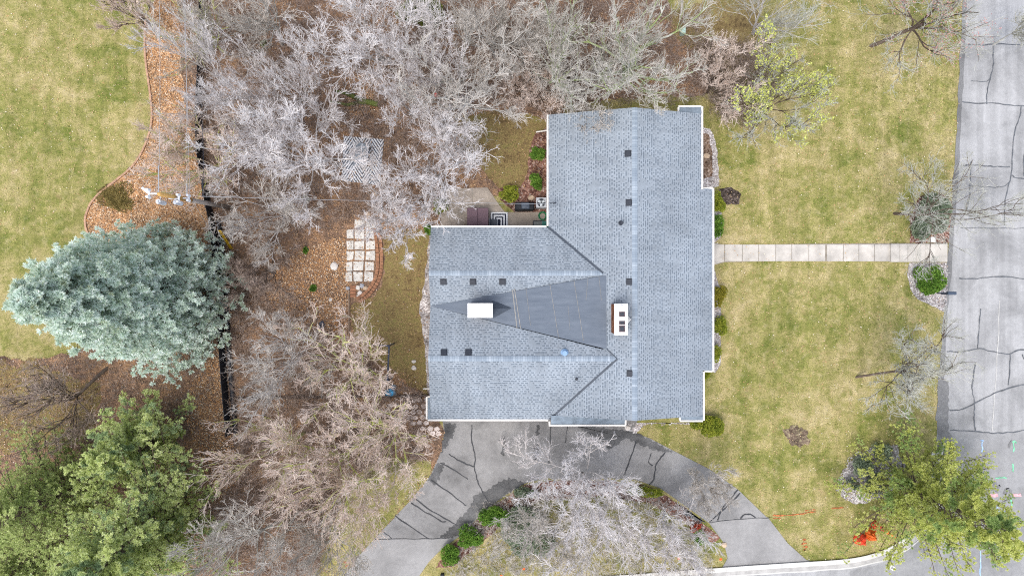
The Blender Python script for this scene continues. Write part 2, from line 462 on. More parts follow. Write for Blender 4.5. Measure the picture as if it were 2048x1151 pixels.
# streets
road = [(1934, -120), (1928, 60), (1924, 140), (1917, 300), (1908, 420), (1902, 500), (1893, 640), (1884, 740), (1876, 830), (1871, 905), (1871, 980), (1862, 1020), (1845, 1050), (1820, 1078), (1785, 1100), (1740, 1116), (1690, 1125), (1610, 1130), (1500, 1137), (1380, 1146), (1250, 1156), (1000, 1172), (600, 1200)]
rw = [tuple(G(*p))[:2] for p in road]
rw = rw + [(-60, -20.6), (-60, -32), (80, -32), (90, 60), (31, 60)]
rw2 = [p for p in rw]
st(sheet_w('street', [(31.2, 60)] + rw[:len(road)] + [(-60, -20.8), (-60, -30), (33.2, -30), (35, -60), (44, -60), (44, 60)], .018, m_road))
kerb = [(1871, 902), (1871, 980), (1862, 1020), (1845, 1050), (1820, 1078), (1785, 1100), (1740, 1116), (1690, 1125), (1610, 1130), (1500, 1137), (1380, 1146), (1250, 1156), (1000, 1172), (600, 1200)]
st(ribbon([[(x - (6 if i < 3 else 4 if i < 6 else 0), y - (0 if i < 2 else 4)) for i, (x, y) in enumerate(kerb)]], [.30], .13, 'kerb', m_kerb, 3, 0))
st(ribbon([[(x + (4 if i < 3 else 3 if i < 6 else 0), y + (0 if i < 2 else 5)) for i, (x, y) in enumerate(kerb)]], [.42], .028, 'kerb_pan', m_gutter, 3, 0))
st(ribbon([[(x + (13 if i < 3 else 8 if i < 6 else 0), y + (0 if i < 2 else 11)) for i, (x, y) in enumerate(kerb)]], [.09], .031, 'kerb_pan_joint', m_kerb, 4, 0.1))
st(sheet('street_resurfaced', [(1900, 864), (1945, 861), (1980, 867), (2020, 865), (2075, 859), (2075, 1200), (1700, 1200), (1700, 1140), (1750, 1130), (1800, 1110), (1840, 1078), (1868, 1040), (1884, 990), (1890, 930)], .021, m_road2))
st(sheet('road_edge_asphalt', jag([(1883, 760), (1897, 762), (1896, 860), (1904, 872), (1902, 900), (1890, 925), (1873, 930), (1874, 850)], 1.5, 6, 31), .024, m_edgeasph))
st(ribbon([[(1932, -60), (1927, 60), (1922, 150), (1915, 300), (1907, 420), (1900, 510), (1890, 650), (1882, 740), (1875, 840)]], [.30], .023, 'road_edge_asphalt', m_edgeasph, 6, .3))
cracks = [[(1936, 90), (1960, 91), (1990, 88), (2060, 90)], [(1987, 88), (1985, 115), (1987, 135), (1980, 157), (1974, 180), (1973, 208)], [(1942, 162), (1972, 165), (1980, 157)],
    [(1924, 204), (1950, 208), (1990, 206), (2010, 211), (2060, 213)], [(2042, 213), (2040, 235), (2028, 262), (2024, 300), (2023, 345), (2013, 385), (2008, 410), (2008, 450)], [(2023, 350), (2030, 357), (2060, 358)],
    [(1925, 331), (1965, 331), (1990, 334), (2020, 333)], [(1942, 322), (1940, 345), (1940, 384), (1934, 420)], [(1936, 371), (1960, 372), (2005, 376), (2020, 362)],
    [(1920, 455), (1980, 456), (2060, 457)], [(1918, 556), (1960, 557), (2000, 551), (2060, 559)], [(1961, 617), (1958, 645), (1956, 670), (1955, 695)],
    [(1893, 702), (1930, 703), (1955, 695), (1985, 703), (2018, 709), (2030, 700), (2060, 697)], [(2020, 709), (2019, 740), (2015, 770)], [(1950, 724), (1944, 765), (1943, 775), (1949, 808), (1947, 830), (1950, 862)],
    [(2043, 708), (2060, 735)], [(1897, 819), (1920, 820), (1945, 808), (1975, 792), (2010, 776), (2060, 765)], [(1900, 860), (1945, 860), (1980, 866), (2020, 864), (2060, 858)], [(2055, 300), (2046, 310), (2047, 352)]]
st(ribbon(cracks, [.075 if i not in (8, 9, 2) else .045 for i in range(len(cracks))], .026, 'road_crack', m_seal, 5, .35))
dcracks = [[(944, 848), (943, 880), (951, 910), (948, 932), (954, 955), (958, 970), (978, 1005)], [(898, 907), (925, 925), (948, 932)], [(880, 925), (905, 935), (936, 957)], [(862, 958), (900, 985), (932, 1010)],
    [(827, 995), (870, 1025), (915, 1050)], [(822, 1005), (855, 1025), (885, 1043), (892, 1042)], [(790, 1030), (825, 1055), (858, 1077)], [(764, 1060), (785, 1077)], [(748, 1077), (820, 1077), (896, 1075)],
    [(1272, 882), (1265, 905), (1255, 930), (1248, 950)], [(1330, 905), (1312, 925), (1310, 940), (1308, 960), (1298, 968)], [(1302, 905), (1296, 925), (1305, 930)], [(1480, 985), (1455, 1010), (1418, 1043)], [(1476, 978), (1445, 1012), (1435, 1040)],
    [(1480, 1035), (1495, 1024), (1510, 1034)], [(1101, 850), (1101, 880), (1098, 925)], [(1135, 850), (1130, 885)], [(1418, 1043), (1480, 1037), (1540, 1034)]]
st(ribbon(dcracks, [.065, .075, .065, .075, .065, .075, .065, .04, .04, .07, .075, .06, .075, .07, .08, .05, .04, .03], .039, 'driveway_crack', m_sealdark, 7, .35))
# painted utility marks
m_pblue, m_pgreen, m_ppink, m_pwhite, m_porange = [M_simple('paint_' + n, c, .8, .3, 5) for n, c in (('blue', '#9db9d8'), ('green', '#78bf98'), ('pink', '#dca4a8'), ('white', '#e8e8e4'), ('orange', '#ee5a22'))]
def marks(ls, w, mat): st(ribbon(ls, w, .033, 'paint_mark', mat, 9, .3))
marks([[(1964, 882), (1964, 903)], [(1961, 880), (1967, 880)], [(1957, 985), (1957, 1000)], [(1992, 1020), (2016, 1025)], [(1994, 1012), (1992, 1030)], [(1960, 1100), (1960, 1151)]], .09, m_pblue)
marks([[(2027, 882), (2027, 902)], [(2022, 884), (2027, 880), (2032, 884)], [(2025, 926), (2026, 943)], [(1990, 955), (2012, 954)], [(1950, 957), (1962, 956)], [(2022, 995), (2023, 1012)]], .09, m_pgreen)
marks([[(1975, 990), (1995, 989)], [(2025, 989), (2042, 989)]], .2, m_ppink)
marks([[(1784, 1130), (1790, 1134), (1784, 1139), (1778, 1134), (1784, 1130)]], .08, m_pwhite)
marks([[(1999, 600), (1995, 700), (1988, 800), (1984, 860)]], .04, m_kerb)
st(ribbon([[(1605, 1078), (1613, 1078)], [(1604, 1085), (1614, 1086)], [(1606, 1092), (1615, 1092)], [(1608, 1098), (1612, 1097)], [(688, 1123), (700, 1124)], [(690, 1130), (702, 1129)], [(1545, 1030), (1590, 1028), (1632, 1022)], [(1546, 1036), (1560, 1036)], [(1610, 1020), (1632, 1018)], [(1662, 1016), (1688, 1014)]], [.10, .10, .10, .08, .10, .10, .07, .05, .06, .06], .02, 'paint_mark', M_simple('faded_orange_paint', '#a5643c', .9, .6, 8), 11, .8))
st(ribbon([[(2017, 895), (2022, 880)], [(1954, 950), (1959, 936)], [(1962, 960), (1967, 950)], [(1984, 980), (1992, 963)], [(1991, 983), (1999, 970)], [(2009, 986), (2015, 976)], [(2017, 997), (2021, 979)], [(1980, 1010), (1986, 1000)]], [.15, .15, .26, .22, .18, .25, .15, .14], .036, 'dark_road_streak', m_edgeasph, 12, .2))  # short dark slanting streaks laid flat on the street

# front walk: slabs, then steps going down to the street
m_joint = M_simple('joint_dirt', (.27, .24, .20, 1), .9, .3, 4)
st(sheet('front_path_bed', [(1424, 484), (1445, 489), (1560, 488), (1895, 486), (1895, 524), (1560, 522), (1450, 524), (1424, 531)], .010, m_joint))
xs = [1449, 1484, 1517, 1551, 1583, 1617, 1650, 1653, 1686, 1717, 1748, 1782]
k = 0
walk = thing('front_walk', 'pale concrete front walk of joined slabs crossing the lawn to the street steps', 'path')
walk['kind'] = 'structure'
def slab(mb, pts, top, h): mb.prism([(p.x, p.y, p.z + top) for p in pts], h)
mb = MB(); slab(mb, [G(1424, 485), G(1424, 530), G(1440, 525), G(1448, 523), G(1448, 489), G(1436, 488)], .05, .06); mb.build('slab', m_conc, walk)
for a, b in zip(xs[:-1], xs[1:]):
    if b - a < 8: continue
    mb = MB(); slab(mb, [G(a + .6, 489), G(a + .6, 522), G(b - .6, 522), G(b - .6, 489)], .05, .08); mb.build('slab', m_conc, walk)
sx = [1782, 1799, 1815, 1832, 1850, 1895]
steps = thing('front_steps', 'concrete steps stepping down from the front walk to the street', 'steps')
zt = .05
for i, (a, b) in enumerate(zip(sx[:-1], sx[1:])):
    z = .05 - .135 * (i + 0.3)
    A, B = P(a, 487.5, z), P(b, 523.5, P(b, 523, z).z)
    MB().box(((A.x + B.x) / 2, (A.y + B.y) / 2, z - .25), (B.x - A.x - .008 + .0, abs(A.y - B.y), .5)).build('tread', m_conc, steps)

# ------------------------------------------------------------------ the house
EX0, EX1, RX = 2.25, 12.35, 7.27
RZ = 4.6; S = 1 / 3
def ze(x): return RZ - abs(x - RX) * S
R1Y, R1Z, R2Y, R2Z = .886, 4.0, -4.22, 4.27
WNY, WSY = 3.72, -8.08
house = thing('house', 'single storey house with grey shingled cross gable roof and white gutters', 'house')
roof = thing('roof', None, None); del_keys = [k_ for k_ in ('label', 'category') if k_ in roof]
roof.parent = house
def roof_plane(pts, uaxis, mat=m_shingle, name='roof_slope', th=.09, parent=None):
    """pts: (x,y,z) loop; uaxis: direction of the courses"""
    pts = [Vector(p) for p in pts]
    n = Vector((0, 0, 0))
    for i in range(len(pts)): n += (pts[i] - pts[0]).cross(pts[(i + 1) % len(pts)] - pts[0])
    n.normalize()
    if n.z < 0: n = -n; pts = pts[::-1]
    u = Vector(uaxis); u = (u - n * u.dot(n)).normalized(); v = n.cross(u)
    bm = bmesh.new(); uvl = bm.loops.layers.uv.new('UVMap')
    top = [bm.verts.new(p) for p in pts]; bot = [bm.verts.new(p - Vector((0, 0, th))) for p in pts]
    bm.faces.new(top); bm.faces.new(bot[::-1])
    for i in range(len(pts)):
        j = (i + 1) % len(pts); bm.faces.new((top[i], bot[i], bot[j], top[j]))
    for f in bm.faces:
        for l in f.loops: l[uvl].uv = (l.vert.co.dot(u) + 100, l.vert.co.dot(v) + 100)
    me = bpy.data.meshes.new(name); bm.to_mesh(me); bm.free()
    return link(name, me, mat, parent or roof)
def zw(x, y, which):   # west wing slopes
    if which == 'n': return R1Z - (y - R1Y) * (R1Z - ze(EX0)) / (WNY - R1Y)
    if which == 's': return R2Z - (R2Y - y) * (R2Z - ze(EX0)) / (R2Y - WSY)
sn = (R1Z - ze(EX0)) / (WNY - R1Y); ss = (R2Z - ze(EX0)) / (R2Y - WSY)
VY = -1.1; VZ = 3.16
xr1 = RX - (RZ - R1Z) * 3; xr2 = RX - (RZ - R2Z) * 3
NY, SY = 10.67, -7.84
W0 = -5.0
# east wing, western slope
roof_plane([(RX, NY, RZ), (EX0, NY, ze(EX0)), (EX0, WNY, ze(EX0)), (xr1, R1Y, R1Z), (xr1, -3.9, ze(xr1)), (xr2, R2Y, R2Z), (EX0 + .1, WSY, ze(EX0 + .1)), (EX0 + .1, SY - .26, ze(EX0 + .1)), (EX0 + .6, SY, ze(EX0 + .6)), (RX, SY, RZ)], (0, 1, 0))
# east wing, street slope
roof_plane([(RX, NY, RZ), (RX, SY, RZ), (11.7, SY, ze(11.7)), (11.7, -5.07, ze(11.7)), (EX1, -5.07, ze(EX1)), (EX1, 6.09, ze(EX1)), (11.6, 6.09, ze(11.6)), (11.6, NY, ze(11.6))], (0, 1, 0))
# west wing
roof_plane([(W0, R1Y, R1Z), (W0, WNY, ze(EX0)), (EX0, WNY, ze(EX0)), (xr1, R1Y, R1Z)], (1, 0, 0))
roof_plane([(W0, R1Y, R1Z), (xr1, R1Y, R1Z), (5.62, .72, 3.95), (W0, VY, VZ)], (1, 0, 0))
roof_plane([(W0, VY, VZ), (5.62, -3.72, 4.06), (xr2, R2Y, R2Z), (W0, R2Y, R2Z)], (1, 0, 0))
roof_plane([(W0, R2Y, R2Z), (xr2, R2Y, R2Z), (EX0 + .1, WSY, ze(EX0)), (W0, WSY, ze(EX0))], (1, 0, 0))
# membrane saddle between the two wing ridges
mem = roof_plane([(W0 + .02, VY, VZ + .02), (5.66, .76, 4.06), (5.66, -3.66, 4.10)], (1, 0, 0), m_membrane, 'membrane', .05)
# ridge caps
def cap(a, b, n1, n2, w=.165, off=.022):
    a, b = Vector(a), Vector(b); d = (b - a).normalized()
    for sl in (n1, n2):
        side = Vector(sl).normalized()
        q = [a + Vector((0, 0, off)), b + Vector((0, 0, off)), b + side * w + Vector((0, 0, off)), a + side * w + Vector((0, 0, off))]
        roof_plane(q, d, m_ridge, 'ridge_cap', .02)
cap((RX, NY, RZ), (RX, SY, RZ), (1, 0, -S), (-1, 0, -S), .17)
cap((W0, R1Y, R1Z), (xr1 + .1, R1Y, R1Z), (0, 1, -sn), (0, -1, -.4), .16)
cap((W0, R2Y, R2Z), (xr2 + .15, R2Y, R2Z), (0, 1, -.35), (0, -1, -ss), .17)
# dark valley flashings
def strip(a, b, w, mat, name, off=.02, parent=roof):
    a, b = Vector(a), Vector(b); d = b - a
    m = MB(); ang = d.to_track_quat('X', 'Z').to_matrix().to_4x4()
    m.box((a + b) / 2 + Vector((0, 0, off)), (d.length, w, .012), m=ang)
    return m.build(name, mat, parent)
strip((EX0 - .02, WNY + .02, ze(EX0)), (xr1, R1Y, R1Z), .13, m_darkshingle, 'valley_flashing', .03)
strip((EX0 + .08, WSY, ze(EX0)), (xr2, R2Y, R2Z), .12, m_darkshingle, 'valley_flashing', .03)
strip((5.66, -3.66, 4.13), (xr2, R2Y, R2Z), .05, m_darkshingle, 'valley_flashing', .02)
# membrane seams
m_seam = M_simple('seam_sealant', (.27, .26, .24, 1), .8, .3, 4)
def memz(x): return VZ + .02 + (x - W0) / (5.66 - W0) * (4.08 - VZ) + .012
for (xa, ya, xb, yb, w) in ((1025, 579, 1034, 656, .05), (1029, 577, 1041, 656, .045), (1100, 569, 1117, 674, .022), (1148, 560, 1167, 681, .022), (1052, 576, 1061, 650, .018), (1176, 556, 1172, 600, .015), (1198, 553, 1203, 600, .015), (1136, 610, 1140, 660, .012)):
    za = memz((xa - 1024) / F * 41.3); A = P(xa, ya, za); zb = memz((xb - 1024) / F * 41.3); B = P(xb, yb, zb)
    A.z += (A.y + 1.1) * 0.012; 
    # follow the membrane exactly: plane through its three corners
    def mz(x, y):
        p0 = Vector((W0 + .02, VY, VZ + .02)); p1 = Vector((5.66, .76, 4.06)); p2 = Vector((5.66, -3.66, 4.10))
        n = (p1 - p0).cross(p2 - p0); return p0.z - (n.x * (x - p0.x) + n.y * (y - p0.y)) / n.z
    A.z, B.z = mz(A.x, A.y), mz(B.x, B.y)
    strip(A, B, w, m_seam, 'seam', .012)
# white gutters and fascias
def gutter(a, b, w=.105, h=.13):
    a, b = Vector(a), Vector(b); d = (b - a)
    m = MB(); ang = Matrix.Rotation(math.atan2(d.y, d.x), 4, 'Z')
    m.box((a + b) / 2 - Vector((0, 0, h / 2 - .02)), (d.length, w, h), m=ang); return m.build('gutter', m_white, roof)
g0 = ze(EX0)
gutter((EX0 - .06, NY, g0), (EX0 - .06, WNY + .1, g0))
gutter((W0, WNY + .06, g0), (EX0 - .13, WNY + .06, g0))
gutter((W0 - .20, WSY - .06, g0 - .02), (EX0 - .02, WSY - .06, g0 - .02))
gutter((EX1 + .06, 6.09 + .06, ze(EX1)), (EX1 + .06, -5.07 - .06, ze(EX1)))
gutter((11.6 + .06, 6.03, ze(11.6)), (11.6 + .06, NY + .44, ze(11.6)))
gutter((11.7 + .06, -5.13, ze(11.7)), (11.7 + .06, SY - .28, ze(11.7)))
gutter((11.73, 6.15, ze(EX1)), (EX1 + .005, 6.15, ze(EX1)), .10)
gutter((11.83, -5.13, ze(EX1)), (EX1 + .005, -5.13, ze(EX1)), .10)
# cornice returns at the gable corners
def ret(x0, x1, y0, y1, zi, zo, sides):
    """small roof return: rises from zo at its outer edge y1 to zi at y0"""
    roof_plane([(x0, y0, zi), (x1, y0, zi), (x1, y1, zo), (x0, y1, zo)], (1, 0, 0), m_returns, 'roof_return', .05)
    for a, b in sides: gutter(a, b, .10, .14)
zN = ze(11.6)
ret(10.25, 11.6, NY - .01, NY + .40, zN + .10, zN - .02, [((10.2, NY + .45, zN), (11.6, NY + .45, zN)), ((10.2, NY + .02, zN), (10.2, NY + .40, zN))])
zS = ze(11.7)
ret(10.35, 11.7, SY + .01, SY - .26, zS + .08, zS - .02, [((10.3, SY - .31, zS), (11.7, SY - .31, zS)), ((10.3, SY - .01, zS), (10.3, SY - .26, zS))])
ret(EX0 + .15, 6.95, SY + .02, SY - .56, g0 + .22, g0 - .05, [((EX0 + .02, SY - .62, g0 - .02), (7.0, SY - .62, g0 - .02)), ((7.0, SY - .02, g0), (7.0, SY - .57, g0)), ((EX0 + .06, WSY - .13, g0), (EX0 + .06, SY - .57, g0))])
roof_plane([(W0, -6.75, g0 + .18), (W0, WSY, g0 + .05), (W0 - .2, WSY, g0 - .03), (W0 - .2, -6.75, g0 - .03)], (0, 1, 0), m_returns, 'roof_return', .05)
gutter((W0 - .26, WSY - .0, g0 - .02), (W0 - .26, -6.7, g0 - .02), .10)
gutter((W0 - .2, -6.7, g0 - .02), (W0 - .01, -6.7, g0 - .02), .08)
# walls, doors and windows below the eaves
wall = MB()
def wallrun(pts, hh):
    for (a, b, h1) in pts:
        a, b = Vector((*a, 0)), Vector((*b, 0)); d = b - a
        wall.box((a + b) / 2 + Vector((0, 0, h1 / 2 - .02)), (d.length, .2, h1), rz=math.atan2(d.y, d.x))
hw = 2.7
wallrun([((2.85, 3.4), (2.85, 10.2), hw), ((2.75, 10.2), (11.1, 10.2), hw), ((11.2, 10.3), (11.2, 5.6), hw), ((11.3, 5.5), (11.8, 5.5), hw), ((11.8, 5.6), (11.8, -4.6), hw), ((11.7, -4.5), (11.3, -4.5), hw), ((11.2, -4.4), (11.2, -7.5), hw),
    ((11.3, -7.4), (2.4, -7.4), hw), ((2.5, -7.5), (-4.5, -7.5), hw), ((-4.6, -7.6), (-4.6, 3.3), hw), ((-4.7, 3.2), (2.75, 3.2), hw)], hw)
wall.build('wall', m_siding, house)
def gable(pts, y=None, x=None):
    m = MB(); th = .1
    bm = m.bm
    for s_ in (0, 1): pass
    off = Vector((0, th, 0)) if y is not None else Vector((th, 0, 0))
    a = [bm.verts.new(Vector(p)) for p in pts]; b = [bm.verts.new(Vector(p) + off) for p in pts]
    bm.faces.new(a); bm.faces.new(b[::-1])
    for i in range(len(pts)): bm.faces.new((a[i], b[i], b[(i + 1) % len(pts)], a[(i + 1) % len(pts)]))
    m.build('gable_wall', m_siding, house)
gable([(2.9, 10.18, 2.66), (11.1, 10.18, 2.66), (11.1, 10.18, 3.1), (RX, 10.18, 4.45), (2.9, 10.18, 3.0)], y=1)
gable([(3.2, -7.45, 2.66), (11.1, -7.45, 2.66), (11.1, -7.45, 3.1), (RX, -7.45, 4.45), (3.2, -7.45, 3.05)], y=1)
gable([(-4.65, 3.2, 2.66), (-4.65, 3.0, 2.95), (-4.65, R1Y, 3.85), (-4.65, VY, 3.0), (-4.65, R2Y, 4.1), (-4.65, -7.4, 2.95), (-4.65, -7.5, 2.66)], x=1)
def win(c, w, h, axis):
    m = MB(); sz = (w, .08, h) if axis == 'x' else (.08, w, h)
    fr = m.box(c, sz).build('window', m_white, house)
    sz2 = (w - .14, .10, h - .14) if axis == 'x' else (.10, w - .14, h - .14)
    MB().box(c, sz2).build('pane', m_glass, fr)
for c, w, h, a in [((11.93, 3.6, 1.5), 2.0, 1.3, 'y'), ((11.93, -2.6, 1.5), 2.0, 1.3, 'y'), ((11.33, 8.2, 1.5), 1.6, 1.2, 'y'), ((11.33, -6.1, 1.5), 1.2, 1.2, 'y'), ((2.73, 7.6, 1.5), 1.4, 1.2, 'y'), ((-4.73, .8, 1.5), 1.4, 1.2, 'y'), ((0.2, 3.32, 1.3), 2.0, 2.0, 'x'), ((6, 10.33, 1.5), 1.4, 1.2, 'x')]:
    win(c, w, h, a)
dr = MB().box((11.93, 1.9, 1.05), (.09, 1.0, 2.1)).build('door', M_simple('red_door_paint', (.25, .03, .02, 1), .5), house)
MB().ball((12.0, 1.5, 1.0), (.04, .04, .04)).build('handle', m_dark, dr)
for gx in (-2.3, 1.0):
    gd = MB(); gd.box((gx, -7.63, 1.1), (2.6, .08, 2.2))
    for i in range(4): gd.box((gx, -7.68, .3 + i * .53), (2.4, .03, .40))
    gd.build('garage_door', m_white, house)
# roof vents
def sh_z(px, py):
    """roof height under a photo pixel"""
    z = 4.0
    for _ in range(12):
        p = P(px, py, z); x, y = p.x, p.y
        if x > xr1 or y > WNY or y < WSY: z = ze(x)
        else:
            c = []
            if y >= R1Y: c.append(R1Z - (y - R1Y) * sn)
            elif y <= R2Y: c.append(R2Z - (R2Y - y) * ss)
            else:
                tt = (x - W0) / (5.66 - W0); yt = VY + (.76 - VY) * tt; yb = VY + (-3.66 - VY) * tt; vz = VZ + tt * .92
                if y > yt: c.append(R1Z - (R1Y - y) / max(.05, R1Y - yt) * (R1Z - vz))
                elif y < yb: c.append(R2Z - (y - R2Y) / max(.05, yb - R2Y) * (R2Z - vz))
                else: c.append(vz)
            z = max(c + [ze(x)]) if x > EX0 and (y > R1Y or y < R2Y) else c[0]
    return P(px, py, z)
def tilt(p):
    x, y = p.x, p.y
    if x > xr1 or y > WNY: return Matrix.Rotation(math.atan(S) * (-1 if x < RX else 1), 4, 'Y')
    s_ = -.37 if y >= R1Y else (.36 if y < R2Y else (.45 if y > VY + .1 and y > -1 else -.35))
    if R2Y < y < R1Y: s_ = .36 if y > -1.5 else -.36
    return Matrix.Rotation(math.atan(s_), 4, 'X')
vents = [(1256, 307, 'beside the main ridge near the north end'), (1258, 405, 'beside the main ridge above the dark pipe vent'), (1259, 563, 'beside the main ridge just above the three flue chimney'), (1260, 746, 'beside the main ridge nearest the driveway end'),
    (887, 563, 'below the upper wing ridge, first from the outer gable'), (946, 563, 'below the upper wing ridge, middle of three above the white chimney'), (1005, 563, 'below the upper wing ridge, nearest the black membrane'), (888, 704, 'above the lower wing ridge, first from the outer gable'), (937, 704, 'above the lower wing ridge, second from the outer gable')]
proto = None
for (px, py, where) in vents:
    p = sh_z(px, py); M_ = tilt(p)
    if proto is None:
        v = MB(); v.box((0, 0, .045), (.30, .30, .07), bevel=.012)
        v.box((0, 0, .01), (.40, .40, .012))
        o = v.build('roof_vent', m_dark, roof); proto = o
        o.parent = house; o.matrix_parent_inverse = Matrix()
    else:
        o = proto.copy(); COL.objects.link(o)
    o.matrix_basis = Matrix.Translation(p + Vector((0, 0, .0))) @ M_
    o['label'] = 'square dark metal roof vent ' + where
for (px, py, r, h, mt, nm) in ((1242, 446, .07, .30, m_dark, 'vent_pipe'), (1153, 757, .045, .25, m_dark, 'vent_pipe'), (1129, 705, .11, .28, M_simple('blue_grey_metal', (.20, .32, .48, 1), .4, .1), 'vent_pipe')):
    p = sh_z(px, py); m = MB(); m.cyl(p - Vector((0, 0, .1)), p + Vector((0, 0, h)), r, r, 14)
    m.cyl(p + Vector((0, 0, h)), p + Vector((0, 0, h + .03)), r * 1.5, r * 1.3, 14).cyl(p + Vector((0, 0, .0)), p + Vector((0, 0, .03)), r * 2.2, r * 1.6, 14)
    m.build(nm, mt, house)
# chimneys
def chimney(px0, py0, px1, py1, zt, base_z, name):
    A, B = P(px0, py0, zt), P(px1, py1, zt)
    c = ((A.x + B.x) / 2, (A.y + B.y) / 2); w, d = abs(B.x - A.x), abs(A.y - B.y)
    ch = MB().box((c[0], c[1], (zt + base_z) / 2 - .05), (w - .10, d - .10, zt - base_z - .05)).build('chimney', m_brick, house)
    MB().box((c[0], c[1], zt - .06), (w, d, .12), bevel=.01).build('cap', m_cap, ch)
    return ch, c, w, d
ch1, c1, w1, d1 = chimney(935, 606, 985.5, 635, 5.3, 3.2, 'a')
MB().cyl((c1[0] + .05, c1[1] - .05, 5.30), (c1[0] + .05, c1[1] - .05, 5.36), .20, .17, 20).build('flue_cover', m_cap, ch1)
ch2, c2, w2, d2 = chimney(1229, 607, 1256, 670, 5.8, 4.0, 'b')
for y_, s_ in ((628, 11), (645, 8), (657, 14)):
    q = P(1244, y_, 5.8); MB().box((q.x, q.y, 5.82), (.34, s_ / F * 39.2 * .92, .06)).build('flue', M_simple('rusty_flue', (.085, .055, .06, 1), .6, .4, 6), ch2)
    MB().box((q.x, q.y, 5.856), (.22, s_ / F * 39.2 * .6, .02)).build('flue', m_dark, ch2)
q = P(1243.5, 616, 5.9); MB().cyl((q.x, q.y, 5.8), (q.x, q.y, 5.98), .16, .16, 18).build('flue_cover', m_cap, ch2)
# little saddles behind the chimneys
def saddle(p0, p1, apex, top, mat, par):
    bm = bmesh.new(); a, b, c, t = [bm.verts.new(p) for p in (p0, p1, apex, top)]
    bm.faces.new((a, b, t)); bm.faces.new((b, c, t)); bm.faces.new((c, a, t)); bm.faces.new((a, c, b))
    bmesh.ops.recalc_face_normals(bm, faces=bm.faces)
    me = bpy.data.meshes.new('saddle'); bm.to_mesh(me); bm.free(); link('saddle', me, mat, par)
x2 = c2[0] + w2 / 2 - .06
saddle((x2, c2[1] + d2 * .28, 4.45), (x2, c2[1] - d2 * .36, 4.45), (x2 + .45, c2[1] - .05, 4.63), (x2, c2[1] - .05, 4.85), m_kerb, ch2)
x1 = c1[0] + w1 / 2 - .06
saddle((x1, c1[1] + .55, mz(x1, c1[1] + .55) + .02), (x1, c1[1] - .55, mz(x1, c1[1] - .55) + .02), (x1 + 1.15, c1[1] + .1, mz(x1 + 1.15, c1[1]) + .03), (x1, c1[1] + .05, mz(x1, c1[1]) + .36), m_darkshingle, ch1)
# antenna
q = sh_z(1107, 408)
m = MB(); m.cyl(q, q + Vector((0, 0, .7)), .02)
for i in range(4): m.cyl(q + Vector((-.25 + i * .12, -.22, .66)), q + Vector((-.25 + i * .12, .22, .66)), .012)
m.cyl(q + Vector((-.3, 0, .66)), q + Vector((.2, 0, .66)), .014); m.cyl(q + Vector((0, 0, .1)), q + Vector((.22, .1, .0)), .015)
m.build('antenna', m_dark, house)

# ------------------------------------------------------------------ point-in-polygon for scatters
def inside(poly, x, y):
    x1 = np.array([p[0] for p in poly]); y1 = np.array([p[1] for p in poly])
    x2, y2 = np.roll(x1, -1), np.roll(y1, -1)
    r = np.zeros(len(x), bool)
    for a, b, c, d in zip(x1, y1, x2, y2):
        if b == d: continue
        cnd = ((b > y) != (d > y)) & (x < (c - a) * (y - b) / (d - b) + a)
        r ^= cnd
    return r
def scatter(poly_px, n, rg, holes=()):
    w = [tuple(G(*p))[:2] for p in poly_px]
    xs_ = [p[0] for p in w]; ys_ = [p[1] for p in w]
    x = rg.uniform(min(xs_), max(xs_), n); y = rg.uniform(min(ys_), max(ys_), n)
    k = inside(w, x, y)
    for h in holes: k &= ~inside([tuple(G(*p))[:2] for p in h], x, y)
    return x[k], y[k]
def leafquads(name, x, y, size, rg, mat, z0=.02, hgt=.06):
    n = len(x); c = np.stack([x, y, gza(x) + z0 + rg.uniform(0, hgt, n)], 1)
    d = rg.normal(size=(n, 3)); d[:, 2] *= .35; d /= np.linalg.norm(d, axis=1)[:, None]
    e = np.cross(d, np.stack([rg.normal(0, .35, n), rg.normal(0, .35, n), np.ones(n)], 1)); e /= np.linalg.norm(e, axis=1)[:, None]
    s = rg.uniform(.6, 1.4, n)[:, None] * size
    V = np.stack([c - d * s, c + e * s * .6, c + d * s, c - e * s * .6], 1).reshape(-1, 3)
    Fq = np.arange(n * 4).reshape(n, 4)
    return mesh_np(name, V, [Fq], mat)

rs = np.random.default_rng(5)
house_hole = [(862, 455), (1097, 455), (1097, 200), (1420, 200), (1430, 850), (862, 850)]
patio_hole = [(880, 375), (1000, 378), (1095, 440), (1095, 460), (880, 460)]
m_litter = M_islands('fallen_leaves', [(0, (.18, .12, .08, 1)), (.25, (.36, .22, .13, 1)), (.5, (.48, .29, .15, 1)), (.7, (.28, .19, .13, 1)), (.85, (.55, .38, .22, 1)), (.95, (.62, .55, .48, 1))])
g1 = [(905, 235), (1060, 228), (1094, 240), (1048, 372), (1000, 376), (925, 300)]; g2 = [(765, 480), (862, 460), (862, 780), (706, 670), (752, 592)]; g3 = [(735, 925), (868, 925), (690, 1151), (640, 1120)]
x, y = scatter(forest_poly, 120000, rs, [house_hole, patio_hole, g1, g2, g3])
xb_, yb_ = scatter(forest_poly, 25000, rs, [house_hole, patio_hole]); x, y = np.concatenate([x, xb_]), np.concatenate([y, yb_])
tag(leafquads('leaf_litter', x, y, .045, rs, m_litter), 'brown and orange fallen leaves covering the wooded back yard', 'leaf litter', kind='stuff')
m_orl = M_islands('orange_leaves', [(0, (.52, .27, .11, 1)), (.3, (.58, .35, .18, 1)), (.5, (.28, .17, .10, 1)), (.75, (.62, .45, .30, 1)), (.92, (.74, .65, .52, 1))])
x, y = scatter(jag(bed_poly, 6, 10, 55), 24000, rs)
x2_, y2_ = scatter([(385, 760), (440, 690), (462, 780), (464, 860), (475, 960), (440, 1000), (400, 920), (370, 830)], 9000, rs)
